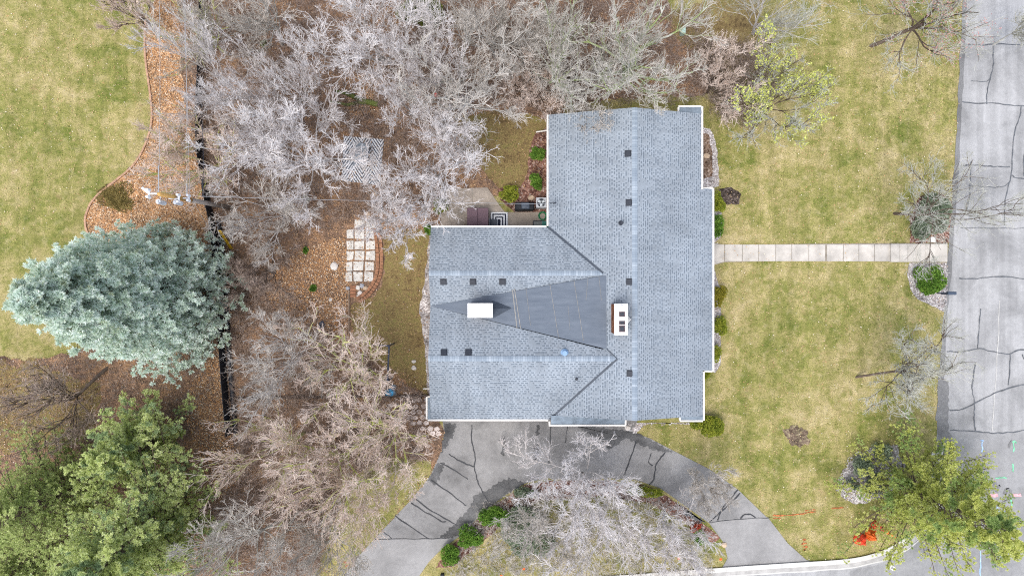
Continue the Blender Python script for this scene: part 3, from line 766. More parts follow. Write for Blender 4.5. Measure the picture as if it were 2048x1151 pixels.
x3_, y3_ = scatter([(600, 500), (690, 470), (700, 600), (690, 700), (560, 640), (520, 560)], 9000, rs)
x4_, y4_ = scatter([(690, 150), (760, 150), (755, 220), (700, 240)], 2500, rs)
tag(leafquads('leaf_litter', np.concatenate([x, x2_, x3_, x4_]), np.concatenate([y, y2_, y3_, y4_]), .048, rs, m_orl), 'bright orange fallen leaves heaped along the back yard bed and fence', 'leaf litter', kind='stuff')
front_poly = [(1430, 210), (1500, 60), (1600, -20), (1925, 0), (1915, 300), (1890, 640), (1870, 900), (1860, 1030), (1700, 1120), (1610, 1118), (1480, 975), (1290, 870), (1260, 850), (1430, 830)]
m_pale = M_islands('pale_leaves', [(0, (.58, .42, .24, 1)), (.5, (.50, .30, .15, 1)), (.85, (.72, .64, .50, 1))])
x, y = scatter(front_poly, 6500, rs)
x2_, y2_ = scatter([(0, 0), (290, 0), (290, 300), (180, 400), (0, 500)], 1200, rs)
tag(leafquads('leaf_litter', np.concatenate([x, x2_]), np.concatenate([y, y2_]), .038, rs, m_pale), 'scattered pale dry leaves dotted over the lawns', 'leaf litter', kind='stuff')

# ------------------------------------------------------------------ vegetation builders
def nrm(a): return a / np.maximum(1e-9, np.linalg.norm(a, axis=-1, keepdims=True))
def tubes(pts, rad, S_=3):
    """pts (N,K,3), rad (N,K) -> verts, quads"""
    N, K, _ = pts.shape
    t = np.gradient(pts, axis=1) if K > 2 else np.repeat((pts[:, 1:] - pts[:, :1]), K, axis=1)
    t = nrm(t)
    ref = np.where(np.abs(t[:, :1, 2:3]) < .8, np.array([[[0, 0, 1.0]]]), np.array([[[1.0, 0, 0]]]))
    a = nrm(np.cross(t, np.broadcast_to(ref, t.shape))); b = np.cross(t, a)
    ang = np.arange(S_) * 2 * math.pi / S_
    V = pts[:, :, None, :] + rad[:, :, None, None] * (a[:, :, None, :] * np.cos(ang)[None, None, :, None] + b[:, :, None, :] * np.sin(ang)[None, None, :, None])
    idx = np.arange(N * K * S_).reshape(N, K, S_)
    q = np.stack([idx[:, :-1, :], idx[:, 1:, :], np.roll(idx, -1, 2)[:, 1:, :], np.roll(idx, -1, 2)[:, :-1, :]], -1).reshape(-1, 4)
    return V.reshape(-1, 3), q
def grow(rg, p0, d0, L, r0, K, wander, trop, taper=.35, up=(0, 0, 1)):
    N = len(p0); pts = np.zeros((N, K + 1, 3)); pts[:, 0] = p0; d = nrm(d0)
    upv = np.array(up, float)
    for k in range(K):
        d = nrm(d + rg.normal(size=(N, 3)) * wander + upv * trop)
        pts[:, k + 1] = pts[:, k] + d * (L / K)[:, None]
    rad = r0[:, None] * np.linspace(1, taper, K + 1)[None]
    return pts, rad
def sprout(rg, pts, rad, L, n, tmin, ang, ratio, rr=.55, tmax=1.0):
    N, K1, _ = pts.shape
    t = rg.uniform(tmin, tmax, (N, n)); f = t * (K1 - 1); i = np.minimum(f.astype(int), K1 - 2); w = (f - i)[..., None]
    ar = np.arange(N)[:, None]
    p = pts[ar, i] * (1 - w) + pts[ar, i + 1] * w
    d = nrm(pts[ar, i + 1] - pts[ar, i])
    pr = nrm(np.cross(d, rg.normal(size=d.shape)))
    a = rg.normal(ang, ang * .25, (N, n))[..., None]
    dd = d * np.cos(a) + pr * np.sin(a)
    ll = L[:, None] * ratio * (1.15 - .55 * t) * rg.uniform(.6, 1.35, (N, n))
    r = (rad[ar, i] * (1 - w[..., 0]) + rad[ar, i + 1] * w[..., 0]) * rr
    return p.reshape(-1, 3), dd.reshape(-1, 3), ll.ravel(), r.ravel()
def rim(name, V): return V
def cat_np(parts):
    Vs, Fs, o = [], [], 0
    for V, q in parts: Vs.append(V); Fs.append(q + o); o += len(V)
    return np.concatenate(Vs), np.concatenate(Fs)

def clumps(rg, C_, D, nb, size, width=.15, cone=.85):
    """star-like tufts of narrow blades at C_ (N,3), opening around D"""
    N = len(C_); d = nrm(D[:, None, :] + rg.normal(size=(N, nb, 3)) * cone)
    s = (size * rg.uniform(.7, 1.3, (N, nb)))[..., None]
    w = nrm(np.cross(d, np.array([0, 0, 1.]) + rg.normal(size=d.shape) * .45)) * s * width
    c = C_[:, None, :]
    V = np.stack([c - w * .35, c + d * s * .55 - w, c + d * s, c + d * s * .55 + w], 2)
    return V.reshape(-1, 3), np.arange(N * nb * 4).reshape(-1, 4)
def bare_tree(name, label, cpx, cpy, Rpx, h, m_trunk, m_twig, seed, group, dens=1.0, fork=.25, up=.10, zc=.62, twr=.0150, limbs=9, base=None, spread=1.0, trr=None, wander=.20, buds=None, cat='tree'):
    rg = np.random.default_rng(seed)
    zc_ = h * zc
    C_ = P(cpx, cpy, zc_); R = Rpx / F * (H - zc_)
    B = G(*base) if base else Vector((C_.x, C_.y, gz(C_.x)))
    trr = trr or (.035 + h * .010)
    # trunk
    lean = np.array([[(C_.x - B.x), (C_.y - B.y), zc_ - B.z]])
    Lt = np.array([np.linalg.norm(lean) * (fork / zc if not base else .62)])
    tp, tr = grow(rg, np.array([[B.x, B.y, B.z - .05]]), lean, Lt, np.array([trr]), 5, .05, 0.02, .7)
    parts_t = [tubes(tp, tr, 8)]
    # limbs
    p, d, l, r = sprout(rg, tp, tr, Lt, limbs, .6, .75 * spread, 1, .65)
    l = rg.uniform(.8, 1.15, len(l)) * math.hypot(R, (h - tp[0, -1, 2]) * .8) * .95
    az = np.linspace(0, 2 * math.pi, limbs, endpoint=False) + rg.uniform(-.35, .35, limbs) + rg.uniform(0, 6)
    el = rg.uniform(.45, 1.15, limbs); d = np.stack([np.cos(az) * np.cos(el), np.sin(az) * np.cos(el), np.sin(el)], 1)
    d1, dr1 = grow(rg, p, d, l, r * .9, 9, wander * .8, up * .5, .3); parts_t.append(tubes(d1, dr1, 6))
    area = R * R
    n2 = 9
    p, d, l2, r2 = sprout(rg, d1, dr1, l, n2, .16, .72, .44, .55); r2 = np.maximum(r2, twr * 2.3)
    q2, qr2 = grow(rg, p, d, l2, r2, 6, wander * .8, up, .4); parts_t.append(tubes(q2, qr2, 4))
    parts = []
    p, d, l3, r3 = sprout(rg, q2, qr2, l2, 7, .15, .62, .46, .6); r3 = np.clip(r3, twr * 1.3, twr * 1.9)
    q3, qr3 = grow(rg, p, d, l3, r3, 4, wander * .9, up, .55); parts.append(tubes(q3, qr3, 3))
    n4 = max(3, int(round(5 * dens * min(1.5, area / 17))))
    p, d, l4, r4 = sprout(rg, q3, qr3, l3, n4, .12, .6, .6, .7); r4 = np.full_like(r4, twr * .9); l4 = np.clip(l4, .32, 1.1)
    q4, qr4 = grow(rg, p, d, l4, r4, 3, wander * .9, up, .6); parts.append(tubes(q4, qr4, 3))
    n5 = max(1, int(round(2.4 * dens)))
    p, d, l5, r5 = sprout(rg, q4, qr4, l4, n5, .2, .6, .55, .7); r5 = np.full_like(r5, twr * .62); l5 = np.clip(l5, .18, .6)
    q5, qr5 = grow(rg, p, d, l5, r5, 1, wander, up, .4); parts.append(tubes(q5, qr5, 3))
    Vt, Ft = cat_np(parts_t); Vc, Fc = cat_np(parts)
    # fit the crown to its measured centre and radius
    allp = q4.reshape(-1, 3); cen = np.median(allp[:, :2], axis=0)
    rr = np.percentile(np.linalg.norm(allp[:, :2] - cen, axis=1), 93)
    zt = np.percentile(allp[:, 2], 98)
    def fit(V):
        V = V.copy(); z0 = B.z
        f = np.clip((V[:, 2] - z0) / (zt - z0), 0, None)
        w = np.clip((V[:, 2] - z0) / (tp[0, -1, 2] * .8 - z0 + .01), 0, 1)[:, None]
        w = w * w * (3 - 2 * w)
        tgt = (V[:, :2] - cen) * (R / rr) + np.array([C_.x, C_.y])
        V[:, :2] = V[:, :2] * (1 - w) + tgt * w
        V[:, 2] = z0 + (V[:, 2] - z0) * (h - z0) / (zt - z0)
        return V
    t = thing(name, label, cat, (B.x, B.y, B.z), group)
    mesh_np('trunk', fit(Vt), [Ft], m_trunk, t, True)
    mesh_np('twigs', fit(Vc), [Fc], m_twig, t)
    if buds:
        bm_, nb, bs = buds                     # spring leaves open in patches of the crown
        tips = fit(q5[:, -1, :])
        cc = tips[rg.choice(len(tips), 34, replace=False)]
        near = np.min(np.linalg.norm(tips[:, None, :] - cc[None], axis=2), axis=1) < .95
        tips = tips[near]
        if len(tips) > nb: tips = tips[rg.choice(len(tips), nb, replace=False)]
        V, Fq = clumps(rg, tips, nrm(rg.normal(size=tips.shape) + np.array([0, 0, .5])), 5, bs, .35, .9)
        mesh_np('buds', V, [Fq], bm_, t)
    return t

m_tw_white = M_bark('pale_lavender_twigs', (.64, .595, .585, 1), (.92, .885, .87, 1), 1.2)
m_tk_white = M_bark('pale_grey_bark', (.38, .35, .33, 1), (.60, .57, .55, 1), 3)
m_tw_grey = M_bark('grey_twigs', (.46, .42, .375, 1), (.76, .71, .65, 1), 1.2)
m_tk_grey = M_bark('grey_bark', (.32, .31, .28, 1), (.56, .54, .50, 1), 3)
m_tw_tan = M_bark('pinkish_tan_twigs', (.62, .49, .41, 1), (.92, .79, .70, 1), 1.2)
m_tk_tan = M_bark('mossy_tan_bark', (.40, .33, .26, 1), (.58, .50, .42, 1), 3, (.48, .52, .15, 1))
m_tw_brown = M_bark('brown_twigs', (.28, .21, .17, 1), (.56, .45, .38, 1), 1.2)
m_tk_brown = M_bark('dark_brown_bark', (.07, .05, .04, 1), (.17, .13, .10, 1), 3)
m_tk_oak = M_bark('lichen_oak_bark', (.38, .38, .33, 1), (.62, .62, .56, 1), 3, (.30, .36, .15, 1))
m_tw_oak = M_bark('oak_twigs', (.44, .41, .36, 1), (.74, .70, .64, 1), 1.2)
BACK = 'bare trees of the wooded back yard'
W, Wt = m_tk_white, m_tw_white
T = [ # label, cx, cy, R, h, trunk, twig, dens, extra
 ('brightest white twigged bare tree, cut by the top edge above the patterned rug', 745, 58, 128, 10, W, Wt, 1.15, {}),
 ('pale bare tree with broad round crown above the mossy fallen trunk, beside the black fence', 575, 150, 118, 10, W, Wt, 1.1, {}),
 ('bluish white bare tree leaning its twigs over the black fence', 425, 172, 104, 10, W, Wt, 1.05, {}),
 ('largest pale bare tree, its twigs reaching the patterned outdoor rug from the fence side', 588, 305, 138, 10.5, W, Wt, 1.1, {}),
 ('lavender white bare tree between the patterned rug and the patio slab', 872, 352, 108, 9, W, Wt, 1.15, {}),
 ('small pale bare tree just above the patterned outdoor rug', 803, 192, 84, 8.5, W, Wt, 1.0, {}),
 ('grey bare tree with bold radiating limbs above the small back lawn', 935, 180, 125, 10, m_tk_grey, m_tw_grey, .75, dict(base=(897, 175))),
 ('brownish grey bare tree cut by the top edge above the back lawn', 985, 48, 122, 9, m_tk_grey, m_tw_grey, .8, {}),
 ('tan twigged tree beside the utility pole, limbs radiating over the black fence', 408, 318, 98, 7, m_tk_tan, m_tw_tan, .7, dict(base=(430, 345))),
 ('grey bare tree at the top edge just past the black fence', 500, 22, 112, 9, m_tk_grey, m_tw_grey, .8, {}),
 ('small brown bare tree overhanging the big lawn from the top edge', 238, 5, 62, 6, m_tk_brown, m_tw_tan, .7, {}),
 ('pale grey bare tree below the leafy clearing, next to the blue spruce', 548, 728, 108, 8.5, W, m_tw_grey, .75, {}),
 ('pinkish tan tree with green mossy limbs beside the blue tarp', 700, 735, 125, 8, m_tk_tan, m_tw_tan, .8, dict(base=(735, 760))),
 ('tan bare tree reaching its mossy limbs to the flagstones and driveway', 775, 880, 108, 8, m_tk_tan, m_tw_tan, .8, dict(base=(745, 835), wander=.11, trr=.13)),
 ('widest tan bare tree in the middle of the tan thicket beside the drive', 660, 930, 132, 9.5, m_tk_tan, m_tw_tan, .9, dict(base=(745, 845), wander=.11, trr=.13)),
 ('tan bare tree at the lower drive edge, its twigs over the side lawn', 705, 1005, 92, 8, m_tk_tan, m_tw_tan, .75, dict(wander=.11, trr=.13)),
 ('tan bare tree crowded against the lower end of the black fence', 550, 905, 105, 9, m_tk_tan, m_tw_tan, .85, dict(wander=.11, trr=.13)),
 ('small pale bare tree between the bluish white tree and the large pale one', 505, 245, 88, 8.5, W, Wt, .9, {}),
 ('pale bare tree over the top of the grey radiating tree', 862, 118, 88, 9, W, Wt, .9, {}),
 ('grey bare tree between the radiating tree and the lichen oak', 1055, 75, 100, 8, m_tk_grey, m_tw_grey, .7, {}),
 ('tan bare tree over the top end of the orange leaf bed', 395, 60, 88, 7.5, m_tk_tan, m_tw_grey, .7, {}),
 ('small tan bare tree leaning over the orange bed above the pole', 345, 285, 55, 5.5, m_tk_tan, m_tw_tan, .5, {}),
 ('pale bare tree next to the rug on the patio side', 905, 270, 75, 7.5, W, Wt, .8, {}),
 ('brown bare tree in the thicket left of the house gable', 1060, 175, 70, 5, m_tk_brown, m_tw_tan, .7, {}),
 ('grey bare tree at the bottom edge beside the olive junipers', 500, 1100, 128, 9, m_tk_grey, m_tw_grey, .9, {}),
 ('thin grey bare tree at the bottom edge near the driveway apron', 640, 1120, 85, 7, m_tk_grey, m_tw_grey, .7, {}),
 ('pale bare tree over the pavers, hanging toward the back lawn', 778, 432, 78, 6.5, W, Wt, .7, dict(base=(735, 405))),
 ('pale bare tree between the utility pole and the pavers', 535, 430, 100, 7, W, m_tw_grey, .75, {}),
 ('brown bare tree in the shade beside the leafy clearing', 515, 545, 80, 5, m_tk_brown, m_tw_brown, .7, {}),
 ('lichen covered oak whose thick forked limb leaves at the top edge', 1130, 105, 130, 11, m_tk_oak, m_tw_oak, .7, dict(limbs=8, trr=.26, wander=.2, twr=.016)),
 ('largest oak with mossy trunk reaching its branches over the roof', 1280, 108, 142, 11.5, m_tk_oak, m_tw_oak, .8, dict(limbs=10, trr=.28, base=(1268, 120), wander=.2, twr=.016)),
 ('brown bare tree behind the oaks near the gable', 1175, 165, 98, 6, m_tk_brown, m_tw_grey, .8, {}),
 ('grey brown bare tree between the oak and the yellow budding tree', 1450, 150, 82, 6, m_tk_brown, m_tw_tan, .45, {}),
]
for i, (lb, cx, cy, R_, h_, mt, mw, dn, ex) in enumerate(T):
    bare_tree('bare_tree', lb, cx, cy, R_, h_, mt, mw, 100 + i, BACK, dn, **ex)
ISL = 'bare trees inside the driveway loop'
for i, (lb, cx, cy, R_, h_, dn, ex) in enumerate([
    ('pale many stemmed bare tree spreading over the driveway in front of the house', 1155, 968, 118, 8, 1.0, dict(base=(1180, 990), limbs=9)),
    ('wide pale bare tree at the bottom of the driveway loop', 1225, 1085, 132, 8, 1.0, dict(limbs=9)),
    ('pale bare tree beside the red twigged shrub in the driveway loop', 1360, 1072, 92, 7, .95, {}),
    ('small thin bare tree arching over the street side arm of the driveway', 1412, 972, 48, 5, .5, dict(base=(1378, 1022), trr=.035)),
    ('low grey bare shrub tree next to the three green bushes of the loop', 1080, 1065, 95, 6, .9, {})]):
    bare_tree('bare_tree', lb, cx, cy, R_, h_, m_tk_white if i != 4 else m_tk_grey, m_tw_white if i < 3 else m_tw_grey, 200 + i, ISL, dn, **ex)
ST = 'bare trees of the front lawn'
m_redbud = M_islands('red_buds', [(0, (.46, .22, .20, 1)), (.5, (.60, .34, .32, 1)), (.8, (.40, .18, .17, 1))])
m_yelbud = M_islands('yellow_green_buds', [(0, (.38, .42, .09, 1)), (.4, (.50, .53, .14, 1)), (.8, (.60, .60, .22, 1))])
m_tw_pale = M_bark('pale_green_grey_twigs', (.40, .40, .34, 1), (.66, .66, .60, 1), 1.2)
bare_tree('street_tree', 'leaning street tree with red buds spreading over the road at the top', 1885, 25, 135, 7.5, m_tk_brown, m_tw_pale, 301, ST, .6, twr=.010, base=(1742, 92), buds=(m_redbud, 5000, .05), trr=.13, zc=.7)
bare_tree('street_tree', 'grey bare street tree leaning over the road beside the white post lamp', 1908, 412, 140, 7.5, m_tk_brown, m_tw_pale, 302, ST, .45, twr=.010, base=(1788, 427), trr=.10, zc=.7)
bare_tree('street_tree', 'slender bare tree with pale twigs on the lower front lawn near the kerb', 1835, 738, 112, 6.5, m_tk_brown, m_tw_pale, 303, ST, .7, twr=.010, base=(1712, 754), trr=.08, zc=.7)
bare_tree('street_tree', 'white twigged tree cut by the top edge above the yellow budding tree', 1565, 5, 110, 8, W, m_tw_pale, 304, ST, .6, twr=.010)
bare_tree('budding_tree', 'tree with yellow green spring buds beside the house corner', 1560, 195, 112, 6.5, m_tk_brown, m_tw_pale, 305, ST, .8, buds=(m_yelbud, 15000, .08))
bare_tree('bare_tree', 'dark limbed bare tree between the blue spruce and the olive juniper', 95, 800, 130, 6, m_tk_brown, m_tw_brown, 306, BACK, .45, base=(215, 735), trr=.12)
bare_tree('bare_tree', 'small bare twigs reaching into the frame at the top right edge over the road', 2075, 45, 45, 5, m_tk_grey, m_tw_pale, 307, ST, .5)

# underbrush: nobody could count these stems
def brush(name, label, poly, n, hts, mat, seed, holes=(), r=.008, k=7, ang=.5):
    rg = np.random.default_rng(seed); x, y = scatter(poly, n, rg, holes); n = len(x)
    p = np.stack([x, y, gza(x)], 1); d = np.stack([rg.normal(0, ang, n), rg.normal(0, ang, n), np.ones(n)], 1)
    L = rg.uniform(*hts, n)
    a, ar = grow(rg, p, d, L, np.full(n, r * 1.4), 3, .25, .05)
    V1 = tubes(a, ar, 3)
    p, d, l2, r2 = sprout(rg, a, ar, L, k, .1, .8, .55); b, br = grow(rg, p, d, l2, np.full(len(l2), r), 2, .3, 0)
    V, Fq = cat_np([V1, tubes(b, br, 3)])
    return tag(mesh_np(name, V, [Fq], mat), label, 'underbrush', kind='stuff')
clear = [(600, 470), (700, 430), (760, 440), (765, 600), (700, 640), (620, 620), (570, 560)]
brush('underbrush', 'low tangled brown brush under the back yard trees', [(365, -40), (1100, -40), (1410, 30), (1420, 200), (1100, 215), (900, 215), (880, 370), (780, 440), (690, 440), (520, 500), (440, 440), (400, 200)], 11000, (.5, 1.3), m_tw_brown, 61, [[(680, 265), (770, 275), (765, 375), (680, 370)]])
brush('underbrush', 'brown brush beside the black fence below the leafy clearing', [(470, 520), (560, 560), (640, 640), (700, 700), (860, 800), (840, 860), (850, 920), (700, 960), (640, 1160), (380, 1160), (480, 900), (465, 700)], 9000, (.5, 1.2), m_tw_brown, 62)
brush('underbrush', 'thin grey brush under the trees of the driveway loop', [(960, 1010), (1100, 975), (1290, 975), (1400, 1050), (1430, 1151), (900, 1151)], 3500, (.3, .8), m_tw_grey, 63)
brush('underbrush', 'dry brown brush below the dark bare tree', [(-40, 720), (240, 700), (420, 740), (400, 900), (-40, 880)], 1000, (.3, .8), m_tw_brown, 64)
brush('underbrush', 'tan brush around the yellow budding tree', [(1405, 80), (1500, 90), (1560, 180), (1500, 260), (1420, 220)], 1500, (.4, 1.0), m_tw_brown, 65)

# ------------------------------------------------------------------ conifers
def conifer(name, label, bpx, bpy_, h, R, seed, m_leaf, m_tr, group=None, tiers=26, size=.20, nb=12, droop=.12, ncl=9, fill=1.0, shape=.9, zb=.04, dens=1.0, cat='tree', irr=.10, tip_up=.3, side=.30, smax=.9):
    rg = np.random.default_rng(seed); B = G(bpx, bpy_)
    t = thing(name, label, cat, tuple(B), group)
    tp, tr = grow(rg, np.array([[B.x, B.y, B.z - .05]]), np.array([[0, 0, 1.]]), np.array([h * .97]), np.array([.05 + h * .014]), 8, .01, 0, .12)
    parts_t = [tubes(tp, tr, 8)]
    zs, az, Ls = [], [], []
    sect = rg.uniform(1 - irr * 1.6, 1 + irr * 1.6, 12)
    for k in range(tiers):
        f = (k + .5) / tiers; f = f ** .92; z = h * (zb + (1 - zb) * f)
        L = R * (1 - f) ** shape + .12
        n = max(4, int(dens * (5 + 12 * (1 - f))))
        a = rg.uniform(0, 2 * math.pi) + np.arange(n) * 2 * math.pi / n + rg.normal(0, .12, n)
        for ai in a:
            s_ = sect[int((ai % (2 * math.pi)) / (2 * math.pi) * 12) % 12]
            zs.append(z + rg.normal(0, h * .01)); az.append(ai); Ls.append(L * s_ * rg.uniform(1 - irr * 1.4, 1 + irr))
    zs, az, Ls = map(np.array, (zs, az, Ls)); n = len(zs)
    p = np.stack([np.full(n, B.x), np.full(n, B.y), B.z + zs], 1)
    d = np.stack([np.cos(az), np.sin(az), np.full(n, -droop)], 1)
    a, ar = grow(rg, p, d, Ls, .012 + Ls * .008, 5, .05, .03, .3); parts_t.append(tubes(a, ar, 4))
    # side shoots
    p2, d2, l2, r2 = sprout(rg, a, ar, Ls, ncl, .2, .85, side)
    d2[:, 2] = np.abs(d2[:, 2]) * .3; l2 = np.clip(l2, .15, smax)
    b, br = grow(rg, p2, d2, l2, np.full(len(l2), .008), 2, .1, .15, .5); parts_t.append(tubes(b, br, 3))
    C1 = a[:, 2:, :].reshape(-1, 3); D1 = np.repeat(nrm(a[:, -1] - a[:, -2])[:, None], a.shape[1] - 2, 1).reshape(-1, 3)
    C2 = b[:, 1:, :].reshape(-1, 3); D2 = np.repeat(nrm(b[:, -1] - b[:, -2])[:, None], 2, 1).reshape(-1, 3)
    C_ = np.concatenate([C1, C2]); D = np.concatenate([D1, D2]); D[:, 2] += tip_up; D = nrm(D)
    V, Fq = clumps(rg, C_, D, nb, size)
    Vt, Ft = cat_np(parts_t)
    mesh_np('trunk', Vt, [Ft], m_tr, t)
    mesh_np('needles', V, [Fq], m_leaf, t)
    return t
m_blue = M_leafy('blue_spruce_needles', (.48, .57, .42, 1), (.72, .83, .73, 1), (.92, .97, .94, 1), 1.3, ((.36, .38, .15, 1), 2.2, .60, .5))
m_olive = M_leafy('juniper_needles', (.38, .45, .13, 1), (.64, .71, .31, 1), (.84, .89, .50, 1), 1.0, ((.26, .38, .22, 1), .8, .52, .7))
m_green = M_leafy('dark_green_needles', (.26, .34, .10, 1), (.50, .58, .22, 1), (.70, .75, .36, 1), .9)
m_hem = M_leafy('yellow_green_needles', (.34, .40, .08, 1), (.64, .68, .20, 1), (.86, .86, .40, 1), 1.0, ((.20, .36, .12, 1), .5, .52, .7))
conifer('blue_spruce', 'big silvery blue spruce leaning over the lawn beside the utility pole', 364, 592, 15.0, 4.4, 11, m_blue, m_tk_brown, size=.21, tiers=36, nb=26, ncl=12, shape=.64, irr=.10, dens=1.1, tip_up=.35, side=.24)
JUN = 'junipers in the bottom left corner'
conifer('juniper_tree', 'upper olive green juniper with ragged crown below the blue spruce', 338, 868, 8.0, 3.1, 12, m_olive, m_tk_brown, JUN, size=.12, tiers=17, nb=26, ncl=34, shape=.6, irr=.30, droop=-.45, tip_up=.3, dens=.55, side=.2, smax=.5)
conifer('juniper_tree', 'largest yellow green juniper filling the bottom left corner', 368, 1012, 11.0, 4.6, 13, m_olive, m_tk_brown, JUN, size=.12, tiers=22, nb=26, ncl=36, shape=.55, irr=.26, droop=-.45, tip_up=.3, dens=.75, side=.2, smax=.55)
conifer('cedar_tree', 'dark green loose crowned cedar on the left edge below the bare tree', 165, 962, 8.5, 3.6, 14, m_green, m_tk_brown, JUN, size=.13, tiers=22, nb=14, ncl=12, shape=.5, irr=.2, droop=-.1, tip_up=.3, dens=.95)
conifer('cedar_tree', 'dark green cedar in the extreme bottom left corner behind the largest juniper', 110, 1110, 6.5, 3.6, 15, m_green, m_tk_brown, JUN, size=.13, tiers=18, nb=14, ncl=12, shape=.5, irr=.2, droop=-.1, tip_up=.3)
conifer('spruce_tree', 'yellow green spruce on the street corner overhanging the kerb', 1793, 962, 10.6, 3.8, 16, m_hem, m_tk_brown, size=.11, tiers=16, nb=20, ncl=44, shape=.74, irr=.28, droop=.02, tip_up=.05, dens=.72, side=.22, smax=.6)

# ------------------------------------------------------------------ shrubs
def shrub(name, label, px, py, rx, ry, h, mat, seed, group=None, n=None, size=.09, cat='bush', lumps=9, flat=False):
    rg = np.random.default_rng(seed); zc = h * .6
    c = P(px, py, gz(P(px, py).x) + zc); g = gz(c.x); Rx, Ry = rx / F * (H - zc), ry / F * (H - zc)
    t = thing(name, label, cat, (c.x, c.y, g), group)
    n = n or int(max(300, Rx * Ry * 1500))
    lc = np.stack([rg.uniform(-.55, .55, lumps), rg.uniform(-.55, .55, lumps), rg.uniform(.35, .7, lumps)], 1); lr = rg.uniform(.35, .55, lumps)
    lc[0] = (0, 0, .5); lr[0] = .6
    k = rg.integers(0, lumps, n); d = nrm(rg.normal(size=(n, 3))); d[:, 2] = np.abs(d[:, 2]) * 1.0 - .15
    pp = lc[k] + d * (lr[k] * rg.uniform(.72, 1.04, n))[:, None]
    C_ = np.stack([c.x + pp[:, 0] * Rx, c.y + pp[:, 1] * Ry, g + np.clip(pp[:, 2], .03, 1.2) * h * .85], 1)
    V, Fq = clumps(rg, C_, nrm(d + np.array([0, 0, .3])), 8, size, .28, .8)
    mesh_np('foliage', V, [Fq], mat, t)
    m = 14; az = rg.uniform(0, 6.28, m)
    st_, sr = grow(rg, np.tile([[c.x, c.y, g - .02]], (m, 1)), np.stack([np.cos(az) * Rx, np.sin(az) * Ry, np.full(m, h)], 1), np.full(m, h * .75), np.full(m, .018), 3, .1, 0)
    V, Fq = tubes(st_, sr, 5); mesh_np('stem', V, [Fq], m_tk_brown, t)
    return t
m_arb = M_leafy('arborvitae_foliage', (.10, .15, .02, 1), (.34, .40, .05, 1), (.55, .55, .09, 1), 2.5)
m_box = M_leafy('boxwood_foliage', (.06, .13, .02, 1), (.17, .34, .05, 1), (.34, .50, .09, 1), 2.5)
m_gold = M_leafy('golden_foliage', (.12, .13, .015, 1), (.33, .31, .04, 1), (.50, .42, .07, 1), 2.5)
m_jun = M_leafy('sprawling_juniper_foliage', (.12, .16, .10, 1), (.28, .35, .23, 1), (.48, .54, .40, 1), 2.0)
FND = 'foundation shrubs along the house front'
for i, (lb, x_, y_, rx, ry, h_, m_) in enumerate([
    ('yellow green bush by the house front, nearest the boulder bed', 1436, 402, 17, 20, .9, m_arb), ('rounded dark green bush against the house front just above the walk', 1433, 452, 16, 24, .9, m_box),
    ('golden bush against the house front, first below the walk', 1439, 592, 16, 22, .9, m_gold), ('golden green bush against the house front, second below the walk', 1437, 648, 17, 21, .9, m_arb),
    ('golden green bush against the house front, third below the walk', 1434, 706, 14, 18, .9, m_arb), ('small yellow bush tucked at the lower step of the house front', 1412, 750, 10, 8, .7, m_arb),
    ('large lopsided arborvitae at the house corner by the driveway', 1412, 849, 36, 26, 1.3, m_arb)]):
    shrub('foundation_shrub', lb, x_, y_, rx, ry, h_, m_, 400 + i, FND)
PAT = 'green shrubs beside the patio'
for i, (lb, x_, y_, rx, ry, h_, m_) in enumerate([
    ('lobed bright green shrub at the patio corner above the covered grill', 1017, 388, 20, 19, 1.0, m_arb), ('bright green shrub against the back wall, upper of two', 1075, 307, 15, 16, 1.0, m_box),
    ('bright green shrub against the back wall, lower of two above the air conditioner', 1073, 364, 14, 17, 1.0, m_box), ('small green shrub at the outer corner of the wing roof', 855, 460, 9, 12, .8, m_box),
    ('half bare yellow green shrub on the patio edge under twigs', 880, 410, 18, 18, .7, m_arb)]):
    shrub('green_shrub', lb, x_, y_, rx, ry, h_, m_, 420 + i, PAT)
shrub('round_hedge_bush', 'big rounded bright green bush between the steps and the mailbox', 1863, 556, 38, 36, 1.3, m_box, 440)
shrub('sprawling_juniper', 'large greyish green juniper mound beside the front steps', 1868, 432, 46, 54, .9, m_jun, 441, size=.12)
LOOP = 'green bushes along the driveway loop'
for i, (lb, x_, y_, rx, ry, h_, m_) in enumerate([
    ('bright green bush in the driveway loop, uppermost of the row of three', 988, 1032, 33, 27, 1.2, m_box), ('bright green bush in the driveway loop, middle of the row of three', 941, 1070, 27, 25, 1.1, m_box),
    ('bright green bush in the driveway loop, lowest of the row of three', 903, 1108, 20, 24, 1.0, m_box), ('dark evergreen mound in the driveway loop under pale twigs', 1062, 1060, 60, 60, 1.5, m_jun),
    ('small green bush beside the red twigged shrub', 1403, 1073, 16, 17, .8, m_box), ('low olive bush along the upper edge of the driveway loop', 1290, 985, 34, 14, .6, m_arb), ('low green bush at the upper left corner of the driveway loop', 1050, 985, 26, 14, .7, m_jun)]):
    shrub('loop_bush', lb, x_, y_, rx, ry, h_, m_, 450 + i, LOOP)
m_redtw = M_leafy('red_twig_foliage', (.30, .04, .02, 1), (.55, .10, .05, 1), (.70, .22, .12, 1), 2.5)
shrub('red_shrub', 'small red twigged shrub at the edge of the driveway loop', 1392, 1055, 13, 11, .6, m_redtw, 460, n=260)
m_ivy = M_leafy('ground_cover_leaves', (.16, .13, .05, 1), (.36, .29, .10, 1), (.56, .46, .20, 1), 2.5)
shrub('ground_cover_plant', 'olive brown patch of ground cover at the bed tip on the big lawn', 232, 395, 40, 32, .14, m_ivy, 461, cat='plant', size=.06, lumps=14)
m_evg = M_leafy('yellow_evergreen', (.07, .09, .015, 1), (.22, .26, .05, 1), (.38, .38, .10, 1), 1.5)
